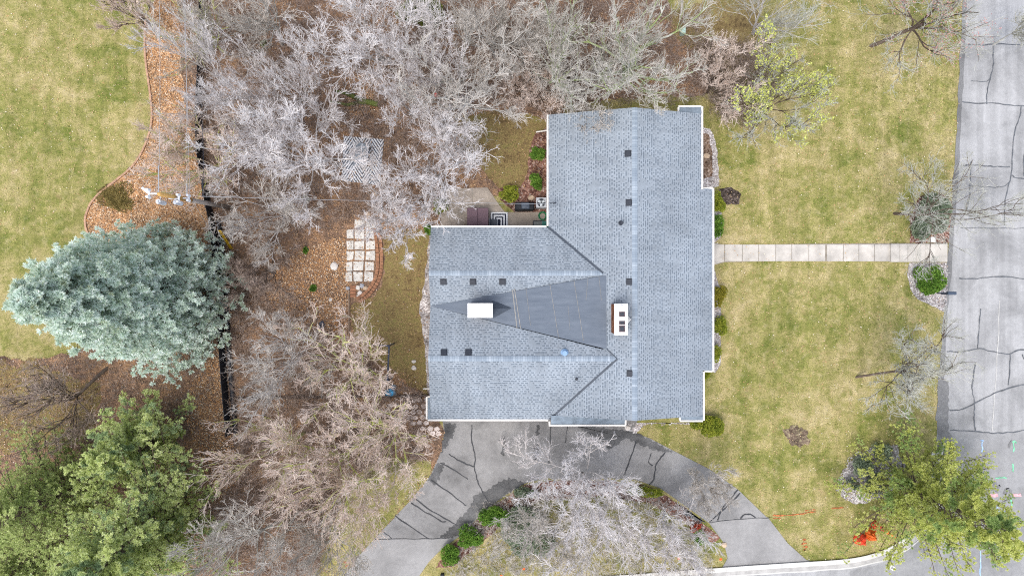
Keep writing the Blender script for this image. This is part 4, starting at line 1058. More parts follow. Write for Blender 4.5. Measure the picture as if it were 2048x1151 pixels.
shrub('evergreen_shrub', 'yellow green evergreen shrub at the top edge among the bare trees', 838, 25, 50, 30, 2.0, m_evg, 462, size=.14)
for i, (x_, y_, lb) in enumerate([(527, 88, 'tiny green plant on the bare earth near the black fence'), (612, 398, 'tiny green plant beside a pale rock near the pavers'), (626, 575, 'tiny green weed on the orange leaves of the clearing'), (612, 500, 'tiny green weed beside the stone in the leafy clearing')]):
    shrub('small_plant', lb, x_, y_, 6, 7, .25, m_box, 470 + i, cat='plant', n=120)

# ------------------------------------------------------------------ beds of stone and mulch
def bed(poly, mat, seed, off=.016, name='planting_bed', amp=1.5, step=7):
    return st(sheet(name, jag(poly, amp, step, seed), off, mat))
bed([(1400, 252), (1420, 258), (1432, 285), (1436, 330), (1438, 372), (1400, 378), (1390, 300)], m_gravel, 1)
st(sheet('planting_bed', jag([(1400, 262), (1416, 268), (1424, 300), (1426, 352), (1400, 362)], 2, 7, 2), .022, M_mulch('dry_brown_mulch', [(0, (.10, .06, .04, 1)), (.6, (.25, .17, .12, 1)), (1, (.42, .33, .27, 1))], 12)))
bed([(1438, 378), (1462, 374), (1482, 388), (1478, 408), (1455, 410), (1438, 402)], M_mulch('dark_soil', [(0, (.04, .03, .025, 1)), (.7, (.11, .085, .07, 1)), (1, (.25, .2, .18, 1))], 12), 3, .020)
bed([(1420, 405), (1440, 405), (1445, 440), (1440, 475), (1430, 484), (1418, 484)], m_gravel, 4)
bed([(1418, 533), (1430, 540), (1440, 575), (1442, 640), (1440, 730), (1430, 745), (1415, 740)], m_gravel, 5)
bed([(1240, 845), (1420, 845), (1395, 850), (1370, 848), (1335, 845), (1290, 848), (1268, 868), (1245, 858)], m_gravel, 6)
bed([(1818, 526), (1895, 526), (1893, 620), (1886, 622), (1865, 612), (1835, 598), (1820, 575), (1814, 548)], m_gravel, 7)
bed([(1820, 435), (1840, 392), (1885, 388), (1905, 405), (1903, 486), (1820, 486)], m_redmulch, 8)
bed([(1676, 965), (1696, 925), (1740, 895), (1790, 890), (1810, 930), (1780, 990), (1720, 1005), (1692, 1000), (1672, 980)], m_gravel, 9, .016, 'planting_bed', 4, 6)
for i_, (x_, y_, rr1, lb_) in enumerate([(1722, 928, 24, 'green undergrowth shrub beneath the corner spruce, on the lawn side'), (1752, 965, 26, 'green undergrowth shrub beneath the corner spruce, near its trunk'), (1768, 905, 22, 'green undergrowth shrub above the corner spruce trunk'), (1708, 968, 12, 'small green shrub on the river stones by the corner spruce')]):
    shrub('undergrowth_shrub', lb_, x_, y_, rr1, rr1 * .9, 1.1, m_jun, 480 + i_)
bed([(1098, 255), (1072, 265), (1058, 300), (1055, 350), (1040, 375), (995, 378), (1000, 400), (1030, 425), (1098, 425)], m_redmulch, 10)
bed([(985, 1012), (1048, 970), (1100, 960), (1215, 960), (1300, 972), (1372, 1015), (1440, 1075), (1425, 1085), (1380, 1050), (1300, 1005), (1200, 990), (1080, 1000), (1010, 1045), (960, 1085), (910, 1130), (870, 1135), (900, 1095), (940, 1050)], m_redmulch, 11)
bed([(858, 470), (864, 470), (866, 840), (858, 840), (850, 690), (838, 620), (850, 560)], m_gravel, 12)
bed([(1565, 858), (1590, 850), (1615, 862), (1618, 885), (1600, 896), (1580, 888)], M_mulch('bare_earth', [(0, (.10, .07, .05, 1)), (.6, (.24, .18, .13, 1)), (1, (.36, .31, .18, 1))], 10), 13, .018, 'bare_earth', 4, 4)
# bed edgings of the big lawn bed
m_edge = M_simple('terracotta_edging', (.42, .26, .17, 1), .9, .25, 5)
edge_pts = smoothpoly([(p[0] - 2, p[1]) for p in bed_poly[1:12]], 2, False)
e = MB()
for a, b in zip(edge_pts[:-1], edge_pts[1:]):
    A, B = G(*a, .04), G(*b, .04); d = B - A
    e.box((A + B) / 2, (d.length * .96, .12, .12), rz=math.atan2(d.y, d.x))
tag(e.build('garden_edging', m_edge), 'curved terracotta edging between the big lawn and the orange leaf bed', 'garden edging')
# stones over the gravel beds (uncountable)
rg = np.random.default_rng(77)
gx, gy = [], []
for pl, n_ in (([(1818, 526), (1895, 526), (1893, 620), (1865, 612), (1820, 575)], 1600), ([(1418, 533), (1440, 575), (1440, 730), (1415, 740)], 1000), ([(1425, 260), (1436, 330), (1438, 372), (1424, 372)], 500), ([(1675, 960), (1700, 905), (1800, 885), (1780, 990), (1690, 1000)], 1800), ([(1240, 845), (1420, 845), (1290, 850), (1268, 868)], 500)):
    a, b = scatter(pl, n_, rg); gx.append(a); gy.append(b)
gx, gy = np.concatenate(gx), np.concatenate(gy)
tag(leafquads('gravel', gx, gy, .055, rg, M_islands('river_stones', [(0, (.30, .27, .26, 1)), (.3, (.50, .47, .46, 1)), (.6, (.66, .64, .63, 1)), (.85, (.38, .32, .30, 1))]), .02, .05), 'loose river stones spread in the planting beds', 'gravel', kind='stuff')

# ------------------------------------------------------------------ back yard things
rr_ = random.Random(9)
def rock(px, py, r, label, mat, seed, group=None, z=.0):
    rg_ = random.Random(seed); c = G(px, py); R = r / F * H
    o = MB().ball((c.x, c.y, c.z + R * .25 + z), (R, R * rg_.uniform(.7, 1.1), R * .55), 2, .13, rg_).build('rock', mat)
    return tag(o, label, 'rock', group)
m_rockw = M_simple('pale_stone', (.62, .58, .54, 1), .9, .2, 5)
m_rockt = M_simple('tan_stone', (.50, .38, .27, 1), .9, .25, 5)
m_rockg = M_simple('grey_stone', (.33, .34, .37, 1), .9, .25, 5)
RK = 'loose rocks in the back yard'
for i, (x_, y_, r_, lb, m_) in enumerate([(669, 532, 8, 'large white rock on the orange leaves of the clearing', m_rockw), (819, 512, 7, 'flat pale stepping stone on the worn back lawn', m_rockw), (641, 407, 7, 'white rock above the pavers under pale twigs', m_rockw), (735, 427, 6, 'tan rock at the top corner of the pavers', m_rockt),
    (750, 388, 4, 'small orange tan rock below the patterned rug', m_rockt), (696, 576, 5, 'bluish grey round rock at the end of the paver path', m_rockg), (716, 575, 5, 'white rock above the brick steps', m_rockw), (724, 571, 5, 'bluish rock between the white and pink rocks by the brick steps', m_rockg), (732, 576, 6, 'pinkish rock beside the brick edging', m_rockt), (720, 585, 5, 'long pale rock on the brick steps', m_rockw), (717, 592, 4, 'small white rock at the foot of the brick steps', m_rockw),
    (573, 593, 4, 'yellow stone on the brown leaves of the clearing', m_rockt), (661, 599, 4, 'small white stone left of the brick steps', m_rockw), (630, 395, 4, 'tiny pale stone near the fence side of the pavers', m_rockw), (1062, 396, 7, 'tan boulder in red mulch beside the air conditioner', m_rockt), (1413, 312, 7, 'pale tan boulder in the bed at the house front', m_rockt),
    (828, 722, 5, 'round pale stone near the wing gable', m_rockw), (828, 735, 5, 'second round pale stone near the wing gable, lower one', m_rockw), (1255, 855, 6, 'pale stone beside the driveway at the house corner', m_rockw), (1448, 1088, 6, 'pinkish rock at the tip of the driveway loop', m_rockt), (1155, 967, 7, 'tan boulder at the foot of the pale tree in the loop', m_rockt)]):
    rock(x_, y_, r_, lb, m_, 600 + i, RK)
# pavers
m_pav = M_simple('paver_concrete', (.56, .54, .50, 1), .9, .22, 4)
rows = [(439, 456), (459, 477), (482, 498), (502, 520), (523, 541), (544, 562)]
pv = None
for ri, (ya, yb) in enumerate(rows):
    for ci, (xa, xb) in enumerate([(694, 707), (710, 729), (732, 750)]):
        if ci == 0 and ri == 0: continue
        sh = (2 - ri) * -1.0 if ri > 3 else 0
        A, B = G(xa - sh, ya), G(xb - sh, yb)
        m = MB().prism([(A.x + rr_.uniform(-.03, .03), A.y + rr_.uniform(-.03, .03), .05), (A.x + rr_.uniform(-.03, .03), B.y + rr_.uniform(-.03, .03), .05), (B.x + rr_.uniform(-.03, .03), B.y + rr_.uniform(-.03, .03), .05), (B.x + rr_.uniform(-.03, .03), A.y + rr_.uniform(-.03, .03), .05)], .06)
        tag(m.build('paver', m_pav), 'square pale paver set in the grid of pavers in the back yard', 'paver', 'square pale pavers in a grid')
# brick edging and steps
ep = smoothpoly([(752, 455), (757, 480), (760, 520), (758, 548), (748, 572), (732, 590), (716, 600)], 2, False); e = MB()
for a, b in zip(ep[:-1], ep[1:]):
    A, B = G(*a, .05), G(*b, .05); d = B - A
    for s_ in (-.13, .13):
        nn_ = Vector((-d.y, d.x, 0)).normalized() * s_
        kk = max(1, int(d.length / .22))
        for j in range(kk):
            e.box(A.lerp(B, (j + .5) / kk) + nn_, (d.length / kk * .9, .20, .12), rz=math.atan2(d.y, d.x))
tag(e.build('brick_edging', M_simple('worn_red_brick', (.30, .15, .085, 1), .9, .35, 6)), 'curved double row of red bricks edging the paver grid', 'brick edging')
e = MB()
for j in range(4):
    A, B = G(701, 571 + j * 6), G(712, 575.5 + j * 6); e.box(((A.x + B.x) / 2, (A.y + B.y) / 2, .05), (B.x - A.x, abs(B.y - A.y), .12))
tag(e.build('brick_steps', M_simple('red_brick_pavers', (.34, .16, .09, 1), .9, .35, 6)), 'short flight of red brick steps below the paver grid', 'steps')
A, B = G(699, 580), G(698, 668)
tag(MB().box(((A.x + B.x) / 2, (A.y + B.y) / 2, .06), (.10, abs(A.y - B.y), .16)).build('timber_edging', M_simple('weathered_timber', (.24, .17, .12, 1), .9, .3, 5)), 'weathered timber edging running down from the brick steps', 'garden edging')
A, B = G(465, 795), G(860, 790)
tag(MB().box(((A.x + B.x) / 2, (A.y + B.y) / 2, .10), ((B - A).length, .14, .25), rz=math.atan2(B.y - A.y, B.x - A.x)).build('retaining_wall', M_simple('dark_timber', (.07, .05, .04, 1), .9, .3, 5)), 'low dark timber retaining wall from the fence to the wing gable', 'retaining wall')
# flagstones
FLAG = 'irregular flagstones by the wing gable'
fp = [(768, 812), (800, 800), (858, 796), (858, 845), (884, 845), (885, 872), (876, 878), (850, 860), (832, 848), (800, 838), (770, 825)]
m_flag = M_simple('pinkish_flagstone', (.64, .55, .50, 1), .9, .25, 3)
cells = []
for iy, yy in enumerate(range(800, 880, 11)):
    for ix, xx in enumerate(range(762, 892, 13)):
        cx_, cy_ = xx + (6 if iy % 2 else 0) + rr_.uniform(-2, 2), yy + rr_.uniform(-2, 2)
        if inside(fp, np.array([cx_]), np.array([cy_]))[0]: cells.append((cx_, cy_))
for (cx_, cy_) in cells:
    n_ = rr_.randint(5, 7); a0 = rr_.uniform(0, 6); pts = []
    for j in range(n_):
        a_ = a0 + j * 6.2832 / n_ + rr_.uniform(-.2, .2); q = G(cx_ + math.cos(a_) * rr_.uniform(5.4, 7.0), cy_ + math.sin(a_) * rr_.uniform(4.6, 6.0)); pts.append((q.x, q.y, .05 + rr_.uniform(0, .012)))
    tag(MB().prism(pts, .07).build('flagstone', m_flag), 'irregular pinkish flagstone in the patch beside the wing gable', 'flagstone', FLAG)
# black fence: posts and fabric
fpts = [(413, -40), (411, 60), (408, 160), (404, 230), (406, 300), (410, 330), (420, 395), (430, 440), (437, 500), (444, 580), (450, 690), (455, 760), (461, 830), (464, 866)]
fence = thing('privacy_fence', 'black fabric covered fence dividing the back yard from the big lawn', 'fence', tuple(G(*fpts[0])))
fb = MB()
fw = [G(*p) for p in fpts]
for a, b in zip(fw[:-1], fw[1:]):
    d = b - a; fb.box((a + b) / 2 + Vector((0, 0, .52)), (d.length + .03, .035, 1.0), rz=math.atan2(d.y, d.x))
fb.build('fabric_panel', m_black, fence)
for i in range(13):
    a, b = fw[i], fw[i + 1]
    for t_ in (0, .5):
        c = a.lerp(b, t_); MB().cyl(c, c + Vector((0, 0, 1.1)), .04, .04, 8).build('post', m_dark, fence)
m_pipe = M_simple('black_drain_pipe', (.02, .023, .03, 1), .5, .3, 4)
tag(MB().path([tuple(G(x_ + 7, y_, .16)) for x_, y_ in fpts[7:]], .15, 10).build('drain_pipe', m_pipe), 'black corrugated drain pipe lying along the lower part of the fence', 'drain pipe')
# utility pole
m_pole = M_bark('weathered_pole_wood', (.22, .20, .19, 1), (.36, .33, .30, 1), 4)
m_polet = M_bark('orange_pole_wood', (.42, .24, .08, 1), (.60, .38, .14, 1), 4)
m_ins = M_simple('white_porcelain', (.78, .80, .84, 1), .3, .05, 3)
pb = G(462, 415); pt_ = P(318, 388, 9.9)
pole = thing('utility_pole', 'tall wooden utility pole with white insulators leaning over the orange leaf bed', 'utility pole', tuple(pb))
mid = pb.lerp(pt_, .62)
MB().cyl(pb - Vector((0, 0, .1)), mid, .15, .13, 12).build('shaft', m_pole, pole, True)
MB().cyl(mid, pt_, .13, .11, 12).build('upper_shaft', m_polet, pole, True)
def arm(px, py0, py1, z, pw):
    A, B = P(px, py0, z), P(px, py1, z)
    ar_ = MB().cyl(A, B, .05, .05, 8).build('crossarm', m_ins, pole)
    for q in (A, B): MB().cyl(q - Vector((0, 0, .05)), q + Vector((0, 0, .22)), .09, .07, 10).build('insulator', m_ins, ar_)
    c = (A + B) / 2; MB().cyl(c, Vector((c.x + pw, c.y, c.z)), .035, .035, 8).build('bracket', m_ins, pole)
arm(298, 380, 394, 9.8, .5); arm(358, 390, 404, 8.3, -.55); arm(378, 391, 401, 7.4, -.5)
for (x_, y_, z_) in ((321, 404, 9.2), (355, 405, 8.2)):
    c = P(x_, y_, z_); m = MB(); m.cyl(c + Vector((0, 0, -.4)), c + Vector((0, 0, .25)), .13, .13, 14).cyl(c + Vector((0, 0, .25)), c + Vector((0, 0, .33)), .08, .04, 10)
    m.cyl(c + Vector((.12, -.1, .1)), c + Vector((.12, -.1, .5)), .05, .03, 8).cyl(c, Vector((c.x, c.y + .5, c.z)), .03, .03, 6)
    m.build('transformer_can', M_simple('pale_grey_enamel', (.52, .55, .60, 1), .4, .1), pole)
q = P(290, 380, 9.9); MB().cyl(P(284, 375, 9.9), P(300, 388, 9.8), .07, .06, 8).build('cutout_switch', m_ins, pole)
m_wire = M_simple('bare_aluminium_wire', (.40, .41, .43, 1), .4, .05, 3, .3)
def wire(a, b, sag, r, label, name='power_line', mat=m_wire, thick=None):
    pts = []
    for i in range(17):
        t_ = i / 16; p = a.lerp(b, t_); p.z -= sag * 4 * t_ * (1 - t_); pts.append(p)
    m = MB().path(pts, r, 5)
    if thick: m.path([b.lerp(a, .0), b.lerp(a, thick)], r * 2.6, 6)
    return tag(m.build(name, mat), label, 'power line')
wire(P(317, -60, 10), P(317, 384, 10), .15, .010, 'pale power line running straight up from the very top of the utility pole', thick=.12)
wire(P(368, -60, 8.6), P(374, 388, 7.6), .1, .010, 'pale power line running up from the lower crossarm of the utility pole', thick=.05)
wire(P(364, -60, 8.8), P(379, 388, 7.6), .1, .008, 'thinner pale power line beside the lower crossarm line')
wire(P(404, 240, 5.5), P(406, 392, 6.2), .1, .016, 'thick dark cable hanging beside the black fence above the pole', mat=m_dark, thick=.22)
wire(P(385, 392, 7.4), P(1100, 408, 3.6), .35, .010, 'thin service wire from the utility pole to the house roof', 'service_wire')
for (a, b, lb) in ((P(332, 400, 9.2), G(372, 440), 'upper thin guy wire dropping from the pole to the leaf bed'), (P(387, 405, 7), G(445, 500), 'thin guy wire dropping from the pole toward the yellow sleeves')):
    tag(MB().cyl(a, b, .012, .012, 6).build('guy_wire', m_wire), lb, 'guy wire')
m_yel = M_simple('yellow_plastic', (.72, .46, .03, 1), .5, .08)
for dx, lb in ((0, 'yellow plastic guy wire sleeve beside the fence, nearer the blue spruce'), (3, 'yellow plastic guy wire sleeve beside the fence, nearer the bare trees')):
    tag(MB().cyl(P(438 + dx, 461, 1.9), G(461 + dx * 1.2, 497), .045, .045, 8).build('guy_sleeve', m_yel), lb, 'guy sleeve')
# rug and games table under the trees
t = NT('rug_stripes', .9, .1)
sp = t.n.new('ShaderNodeSeparateXYZ'); t.l(t.tc.outputs['Object'], sp.inputs[0])
X_, Y_ = sp.outputs[0], sp.outputs[1]
col_ = t.math('FLOOR', t.math('DIVIDE', X_, .62)); par = t.math('MODULO', t.math('ABSOLUTE', col_), 2.0)
sgn = t.math('SUBTRACT', t.math('MULTIPLY', par, 2.0), 1.0)
dd = t.math('ADD', t.math('MULTIPLY', t.math('MULTIPLY', X_, 1.5), sgn), Y_)
s1 = t.math('LESS_THAN', t.math('FRACT', t.math('DIVIDE', t.math('ADD', dd, 20), .28)), .45)
t.color(t.mix(s1, (.70, .72, .74, 1), (.10, .11, .14, 1)))
m_rug = t.m
A = [G(688, 272), G(768, 279), G(760, 371), G(683, 361)]
c = sum(A, Vector()) / 4
rug = MB().prism([(p.x - c.x, p.y - c.y, 0) for p in reversed(A)], .02).build('patterned_rug', m_rug)
rug.location = (c.x, c.y, .05)
tag(rug, 'black and white diagonal maze patterned outdoor rug under the trees', 'rug')
tt = thing('games_table', 'grey table tennis style table with white lines standing on the patterned rug', 'table', tuple(G(722, 312)))
m_tt = M_simple('grey_table_top', (.20, .23, .26, 1), .6, .12)
q = [P(711, 284, .76), P(738, 290, .76), P(733, 331, .76), P(705, 330, .76)]
MB().prism([tuple(p) for p in reversed(q)], .03).build('table_top', m_tt, tt)
A_, B_ = P(708, 306, .775), P(736, 309, .775); dd_ = B_ - A_
MB().box((A_ + B_) / 2 + Vector((0, 0, .06)), (dd_.length, .04, .13), rz=math.atan2(dd_.y, dd_.x)).build('net', m_ins, tt)
A_, B_ = P(724.5, 287, .765), P(719, 330, .765); dd_ = B_ - A_
MB().box((A_ + B_) / 2, (dd_.length, .05, .006), rz=math.atan2(dd_.y, dd_.x)).build('line', m_ins, tt)
A_, B_ = P(737, 290, .765), P(732.5, 331, .765); dd_ = B_ - A_
MB().box((A_ + B_) / 2, (dd_.length, .04, .006), rz=math.atan2(dd_.y, dd_.x)).build('line', m_ins, tt)
for p in q:
    cc_ = p.lerp(sum(q, Vector()) / 4, .15); MB().cyl((cc_.x, cc_.y, .03), (cc_.x, cc_.y, .73), .025).build('leg', m_dark, tt)
# patio
st(sheet('patio', [(884, 378), (975, 375), (1000, 412), (1010, 424), (1098, 424), (1098, 470), (880, 470)], .03, m_conc2))
st(ribbon([[(945, 376), (945, 450)], [(1020, 424), (1020, 460)], [(884, 412), (1005, 412)]], .03, .034, 'patio_joint', m_joint, 2, .2))
tub = thing('hot_tub', 'square hot tub under a purple brown folding cover on the patio', 'hot tub', tuple(G(957, 438)))
A, B = P(934, 415.5, .9), P(977, 455, .9); cx_, cy_ = (A.x + B.x) / 2, (A.y + B.y) / 2 - .3
w_, d_ = B.x - A.x, (A.y - B.y) + .6
MB().box((cx_, cy_, .42), (w_ - .06, d_ - .06, .8), bevel=.05).build('tub_body', m_dark, tub)
m_plum = M_simple('plum_vinyl', (.135, .085, .105, 1), .6, .10, 3)
for s_ in (-1, 1): MB().box((cx_ + s_ * w_ / 4, cy_, .87), (w_ / 2 - .012, d_, .10), bevel=.03).build('cover', m_plum, tub)
t = NT('maze_stripes', .8, .2); sp = t.n.new('ShaderNodeSeparateXYZ'); t.l(t.tc.outputs['Object'], sp.inputs[0])
mx = t.math('MAXIMUM', t.math('ABSOLUTE', sp.outputs[0]), t.math('SUBTRACT', sp.outputs[1], -.1))
t.color(t.mix(t.math('LESS_THAN', t.math('FRACT', t.math('DIVIDE', t.math('ADD', mx, 5.0), .185)), .5), (.80, .82, .84, 1), (.03, .035, .06, 1)))
A, B = G(981, 424), G(1016, 452); mr = MB().box((0, -.4, 0), (B.x - A.x, abs(B.y - A.y) + .8, .02)).build('striped_rug', t.m)
mr.location = ((A.x + B.x) / 2, (A.y + B.y) / 2, .05); tag(mr, 'small black and white striped rug on the patio beside the hot tub', 'rug')
ch = thing('patio_chair', 'dark grey patio chair standing on the striped rug beside the hot tub', 'chair', tuple(G(987, 446)))
q = P(987, 446, .45); m_ch = M_simple('charcoal_plastic', (.07, .08, .10, 1), .6, .1)
MB().box((q.x, q.y, .44), (.5, .5, .05), bevel=.015).build('seat', m_ch, ch); MB().box((q.x - .24, q.y, .68), (.05, .5, .5), bevel=.015).build('backrest', m_ch, ch)
for sx_ in (-.2, .2):
    for sy_ in (-.2, .2): MB().cyl((q.x + sx_, q.y + sy_, .04), (q.x + sx_, q.y + sy_, .43), .02).build('leg', m_ch, ch)
# covered grill
g_ = thing('covered_grill', 'barbecue grill under a crumpled black cover against the mulch bed', 'grill', tuple(G(1048, 413)))
rg_ = random.Random(4); q = P(1049, 413, .6)
m = MB(); m.box((q.x, q.y, .5), (1.25, .52, .95), bevel=.12)
for v in m.bm.verts: v.co += Vector((rg_.uniform(-.03, .03),) * 3)
m.build('cover', m_black, g_, True)
MB().box((q.x + .05, q.y, 1.0), (.55, .42, .18), bevel=.07).build('lid_cover', M_simple('blue_black_cover', (.05, .065, .09, 1), .5, .3, 7), g_, True)
# air conditioner
ac = thing('air_conditioner', 'square grey air conditioner unit with round fan grille against the back wall', 'air conditioner', tuple(G(1082, 406)))
q = P(1082.5, 405, .8); m_acm = M_simple('grey_ac_metal', (.42, .44, .47, 1), .5, .08)
MB().box((q.x, q.y, .42), (.66, .66, .76), bevel=.02).build('casing', m_acm, ac)
MB().cyl((q.x, q.y, .80), (q.x, q.y, .812), .27, .27, 28).build('fan_opening', m_dark, ac)
f_ = MB()
for i in range(3):
    a_ = i * 2.094 + .5; f_.box((q.x + math.cos(a_) * .14, q.y + math.sin(a_) * .14, .825), (.20, .15, .012), rz=a_)
f_.build('fan_blade', M_simple('pale_fan_metal', (.55, .6, .63, 1), .4, .1), ac)
gr = MB()
for i in range(12):
    a_ = i * math.pi / 6; gr.cyl((q.x, q.y, .85), (q.x + math.cos(a_) * .28, q.y + math.sin(a_) * .28, .84), .004, .004, 4)
gr.build('grille', m_dark, ac)
# small patio things
q = P(1093, 448, 1.0); m = MB(); m.box((q.x - .05, q.y, .5), (.42, .36, .9), bevel=.03)
bin_ = thing('green_bin', 'small green bin tucked in the corner where the two roofs meet', 'bin', tuple(G(1091, 449)))
m.build('bin_body', M_simple('green_plastic', (.03, .16, .11, 1), .5, .1), bin_)
MB().box((q.x - .05, q.y, .97), (.46, .40, .05), bevel=.02).build('lid', M_simple('teal_plastic', (.05, .22, .18, 1), .5, .1), bin_)
q = P(1077, 447, .3); t_ = thing('storage_box', 'low grey storage box with dark rim beside the green bin', 'storage box', tuple(G(1077, 447)))
MB().box((q.x, q.y - .1, .18), (.72, .6, .3), bevel=.02).build('box_body', m_dark, t_); MB().box((q.x, q.y - .1, .345), (.60, .48, .03)).build('lid', M_simple('grey_lid', (.22, .23, .22, 1), .6, .1), t_)
hs = MB(); rg_ = random.Random(3)
for j in range(4):
    pr = [Vector((P(1085, 432, 0).x + math.cos(a_ / 10 * 6.283) * (.2 + .03 * j), P(1085, 432, 0).y + math.sin(a_ / 10 * 6.283) * (.22 + .02 * j), .08 + .03 * j)) for a_ in range(11)]
    hs.path(pr, .018, 5)
tag(hs.build('garden_hose', M_simple('green_hose', (.04, .22, .10, 1), .4, .1)), 'coiled green garden hose on the patio below the air conditioner', 'hose')
# downspouts sticking out
for (a, b, lb) in (((1072, 264), (1094, 261), 'white downspout extension poking out of the back wall by the mulch bed'), ((846, 777), (866, 776), 'white downspout extension poking out under the wing gable')):
    A, B = P(*a, .3), P(*b, .3); tag(MB().cyl(A, B, .05, .05, 8).build('downspout', m_white), lb, 'downspout')
A, B = P(1251, 841, 2.6), P(1251, 856, .1); tag(MB().cyl(A, B, .06, .06, 8).build('downspout', m_white), 'white downspout at the driveway gable corner of the house', 'downspout')
A = G(1363, 67); gb = MB().box((A.x, A.y, .3), (.30, .42, .6), bevel=.06).build('utility_box', M_simple('pale_green_enamel', (.38, .52, .45, 1), .5, .06)); tag(gb, 'pale green utility box standing on the grass near the top', 'utility box')
A = P(1362, 38, .3); B = P(1365, -10, 2.6); tag(MB().cyl(G(1361.5, 36), B, .06, .06, 8).build('white_post', m_white), 'white post standing at the top edge above the green utility box', 'post')
# blue tarp and swing frame by the tan tree
def crumple(name, label, cat, px, py, rx, ry, h, mat, seed, parent=None, z0=0.0):
    rg_ = np.random.default_rng(seed); n = 15; c = G(px, py); V = []; Rx, Ry = rx / F * H, ry / F * H
    hgt = rg_.uniform(0, h, (n, n))
    for i in range(n):
        for j in range(n):
            u, v = i / (n - 1) * 2 - 1, j / (n - 1) * 2 - 1
            k_ = 1 - .25 * abs(u * v) ; e_ = max(0, 1 - max(abs(u), abs(v)) ** 4)
            V.append((c.x + u * Rx * k_ + rg_.normal(0, Rx * .06), c.y + v * Ry * k_ + rg_.normal(0, Ry * .06), c.z + z0 + .02 + e_ * (hgt[i, j] + h * .5)))
    q = [(i * n + j, (i + 1) * n + j, (i + 1) * n + j + 1, i * n + j + 1) for i in range(n - 1) for j in range(n - 1)]
    o = mesh_np(name, V, [np.array(q)], mat, parent)
    if parent is None: tag(o, label, cat)
    return o
crumple('blue_tarp', 'crumpled bright blue tarp on the ground beside the dark frame', 'tarp', 781, 784, 12, 9, .25, M_simple('bright_blue_plastic', (.04, .50, .88, 1), .5, .1), 1)
crumple('blue_tarp', 'small pale blue tarp scrap just above the bright blue tarp', 'tarp', 787, 773, 6, 5, .2, M_simple('pale_blue_plastic', (.22, .48, .72, 1), .5, .1), 2)
fr = MB(); A = G(745, 689); q0, q1, q2 = P(745, 689, 1.9), P(778, 691, 1.9), P(775, 762, 1.9)
fr.path([q0, q1, q2], .06, 8)
for q in (q0, q1, q2): fr.cyl((q.x, q.y, 0), q, .05, .05, 8)
tag(fr.build('play_frame', M_simple('dark_blue_steel', (.06, .07, .10, 1), .5, .15)), 'dark steel L shaped frame standing under the tan tree near the blue tarp', 'frame')
crumple('grey_ornament', 'small dark blue grey ornament on the leaves left of the back lawn', 'ornament', 645, 649, 5, 8, .4, M_simple('blue_grey_stone', (.13, .16, .22, 1), .7, .3), 3)
# mossy fallen trunk beneath the trees
m_moss = M_bark('dark_mossy_bark', (.05, .05, .03, 1), (.13, .13, .07, 1), 3, (.12, .15, .04, 1))
rg = np.random.default_rng(8)
pts = np.array([[tuple(G(756, 208, .25)), tuple(G(730, 203, .3)), tuple(G(705, 192, .5)), tuple(P(690, 186, 1.4)), tuple(P(672, 183, 2.4))]]); V1 = tubes(pts, np.array([[.20, .18, .15, .12, .08]]), 9)
pts = np.array([[tuple(G(740, 205, .25)), tuple(G(715, 205, .4)), tuple(G(695, 210, .6)), tuple(P(682, 207, 1.0)), tuple(P(660, 203, 1.3))]]); V2 = tubes(pts, np.array([[.14, .12, .10, .08, .05]]), 8)
V, Fq = cat_np([V1, V2]); tag(mesh_np('fallen_trunk', V, [Fq], m_moss, None, True), 'dark mossy forked trunk lying between the pale trees above the rug', 'log')
tag(MB().ball(tuple(G(872, 190, .9)), (.16, .14, .2), 2, .05, random.Random(2)).cyl(G(872, 190), G(872, 190, .8), .02).build('red_feeder', M_simple('red_plastic', (.65, .06, .05, 1), .4, .1)), 'small red bird feeder under the grey radiating tree', 'bird feeder')

# ------------------------------------------------------------------ front yard and street things
mbx = thing('mailbox', 'dark blue grey mailbox on a post at the edge of the street', 'mailbox', tuple(G(1892, 587)))
q = P(1903, 586, .35); b0 = G(1893, 587)
MB().box((q.x, q.y, .35), (.55, .22, .24), bevel=.05).build('box', M_simple('slate_blue_metal', (.055, .075, .11, 1), .5, .15), mbx)
MB().box((q.x - .5, q.y, .24), (.7, .09, .08)).build('arm', m_dark, mbx); MB().box((b0.x - .35, b0.y, -.25), (.11, .11, 1.1)).build('post', m_dark, mbx)
lp = thing('post_lamp', 'white post lamp standing beside the front steps', 'lamp', tuple(G(1830, 483)))
b0 = G(1830, 483); t0 = P(1860, 484, 1.3)
MB().cyl(b0, Vector((b0.x + .02, b0.y, 1.25)), .035, .035, 8).build('pole', m_white, lp)
hx = Vector((b0.x + .03, b0.y, 1.3)); MB().box(hx, (.28, .30, .22), bevel=.02).build('lantern', M_simple('cream_lamp_glass', (.70, .66, .55, 1), .4, .05), lp)
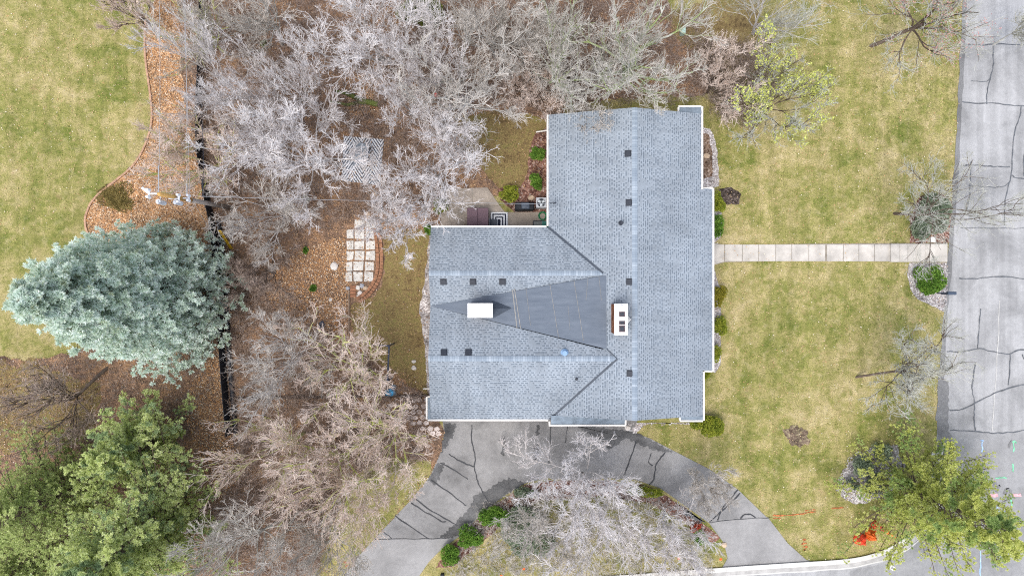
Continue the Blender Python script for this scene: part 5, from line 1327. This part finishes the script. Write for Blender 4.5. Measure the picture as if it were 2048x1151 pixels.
MB().box(hx + Vector((0, 0, .13)), (.33, .35, .04), bevel=.01).build('lid', m_white, lp)
m_red = M_simple('orange_red_fabric', (.72, .075, .03, 1), .6, .2, 4)
m_or = M_simple('bright_orange_fabric', (.80, .17, .03, 1), .6, .2, 4)
crumple('red_cloth', 'crumpled red orange cloth on the lawn, lowest of the heap by the corner spruce', 'cloth', 1718, 1076, 12, 12, .45, m_red, 11)
crumple('red_cloth', 'bright orange red cloth in the middle of the heap by the corner spruce', 'cloth', 1739, 1066, 10, 13, .5, m_or, 12)
crumple('red_cloth', 'narrow red cloth at the upper end of the heap by the corner spruce', 'cloth', 1747, 1046, 6, 9, .45, m_red, 13)
crumple('red_cloth', 'small separate pinkish red cloth to the side of the heap', 'cloth', 1765, 1054, 6, 6, .4, M_simple('pinkish_red_fabric', (.75, .13, .10, 1), .6, .2, 4), 14)
tag(MB().cyl(P(1778, 1065, .6), P(1793, 1075, .1), .10, .03, 12).cyl(P(1777, 1064, .62), P(1774, 1062, .6), .14, .14, 12).build('traffic_cone', M_simple('cone_orange', (.80, .20, .02, 1), .5, .05)), 'orange traffic cone lying on the grass beside the kerb', 'traffic cone')
# small orange marker flags
FLG = 'small orange marker flags'
for i, (x_, y_, lb) in enumerate([(1435, 1112, 'orange marker flag at the lower tip of the driveway loop'), (1352, 1110, 'orange marker flag under the pale tree of the driveway loop'), (1000, 1145, 'orange marker flag at the bottom edge inside the driveway loop'), (1045, 1131, 'orange marker flag below the low grey tree of the loop')]):
    c = G(x_, y_); f_ = thing('marker_flag', lb, 'flag', tuple(c), FLG)
    MB().cyl(c, c + Vector((0, 0, .5)), .006, .006, 5).build('stake', m_dark, f_); MB().box(c + Vector((.08, 0, .45)), (.16, .16, .01), m=Matrix.Rotation(.4, 4, 'X')).build('cloth', m_porange, f_)
A = G(885, 1148); tag(MB().box((A.x, A.y, .12), (.24, .22, .24), bevel=.03).build('junction_box', m_black), 'small black box on the grass beside the driveway apron', 'box')
print('objects', len(bpy.data.objects), 'polys', sum(len(m.polygons) for m in bpy.data.meshes))
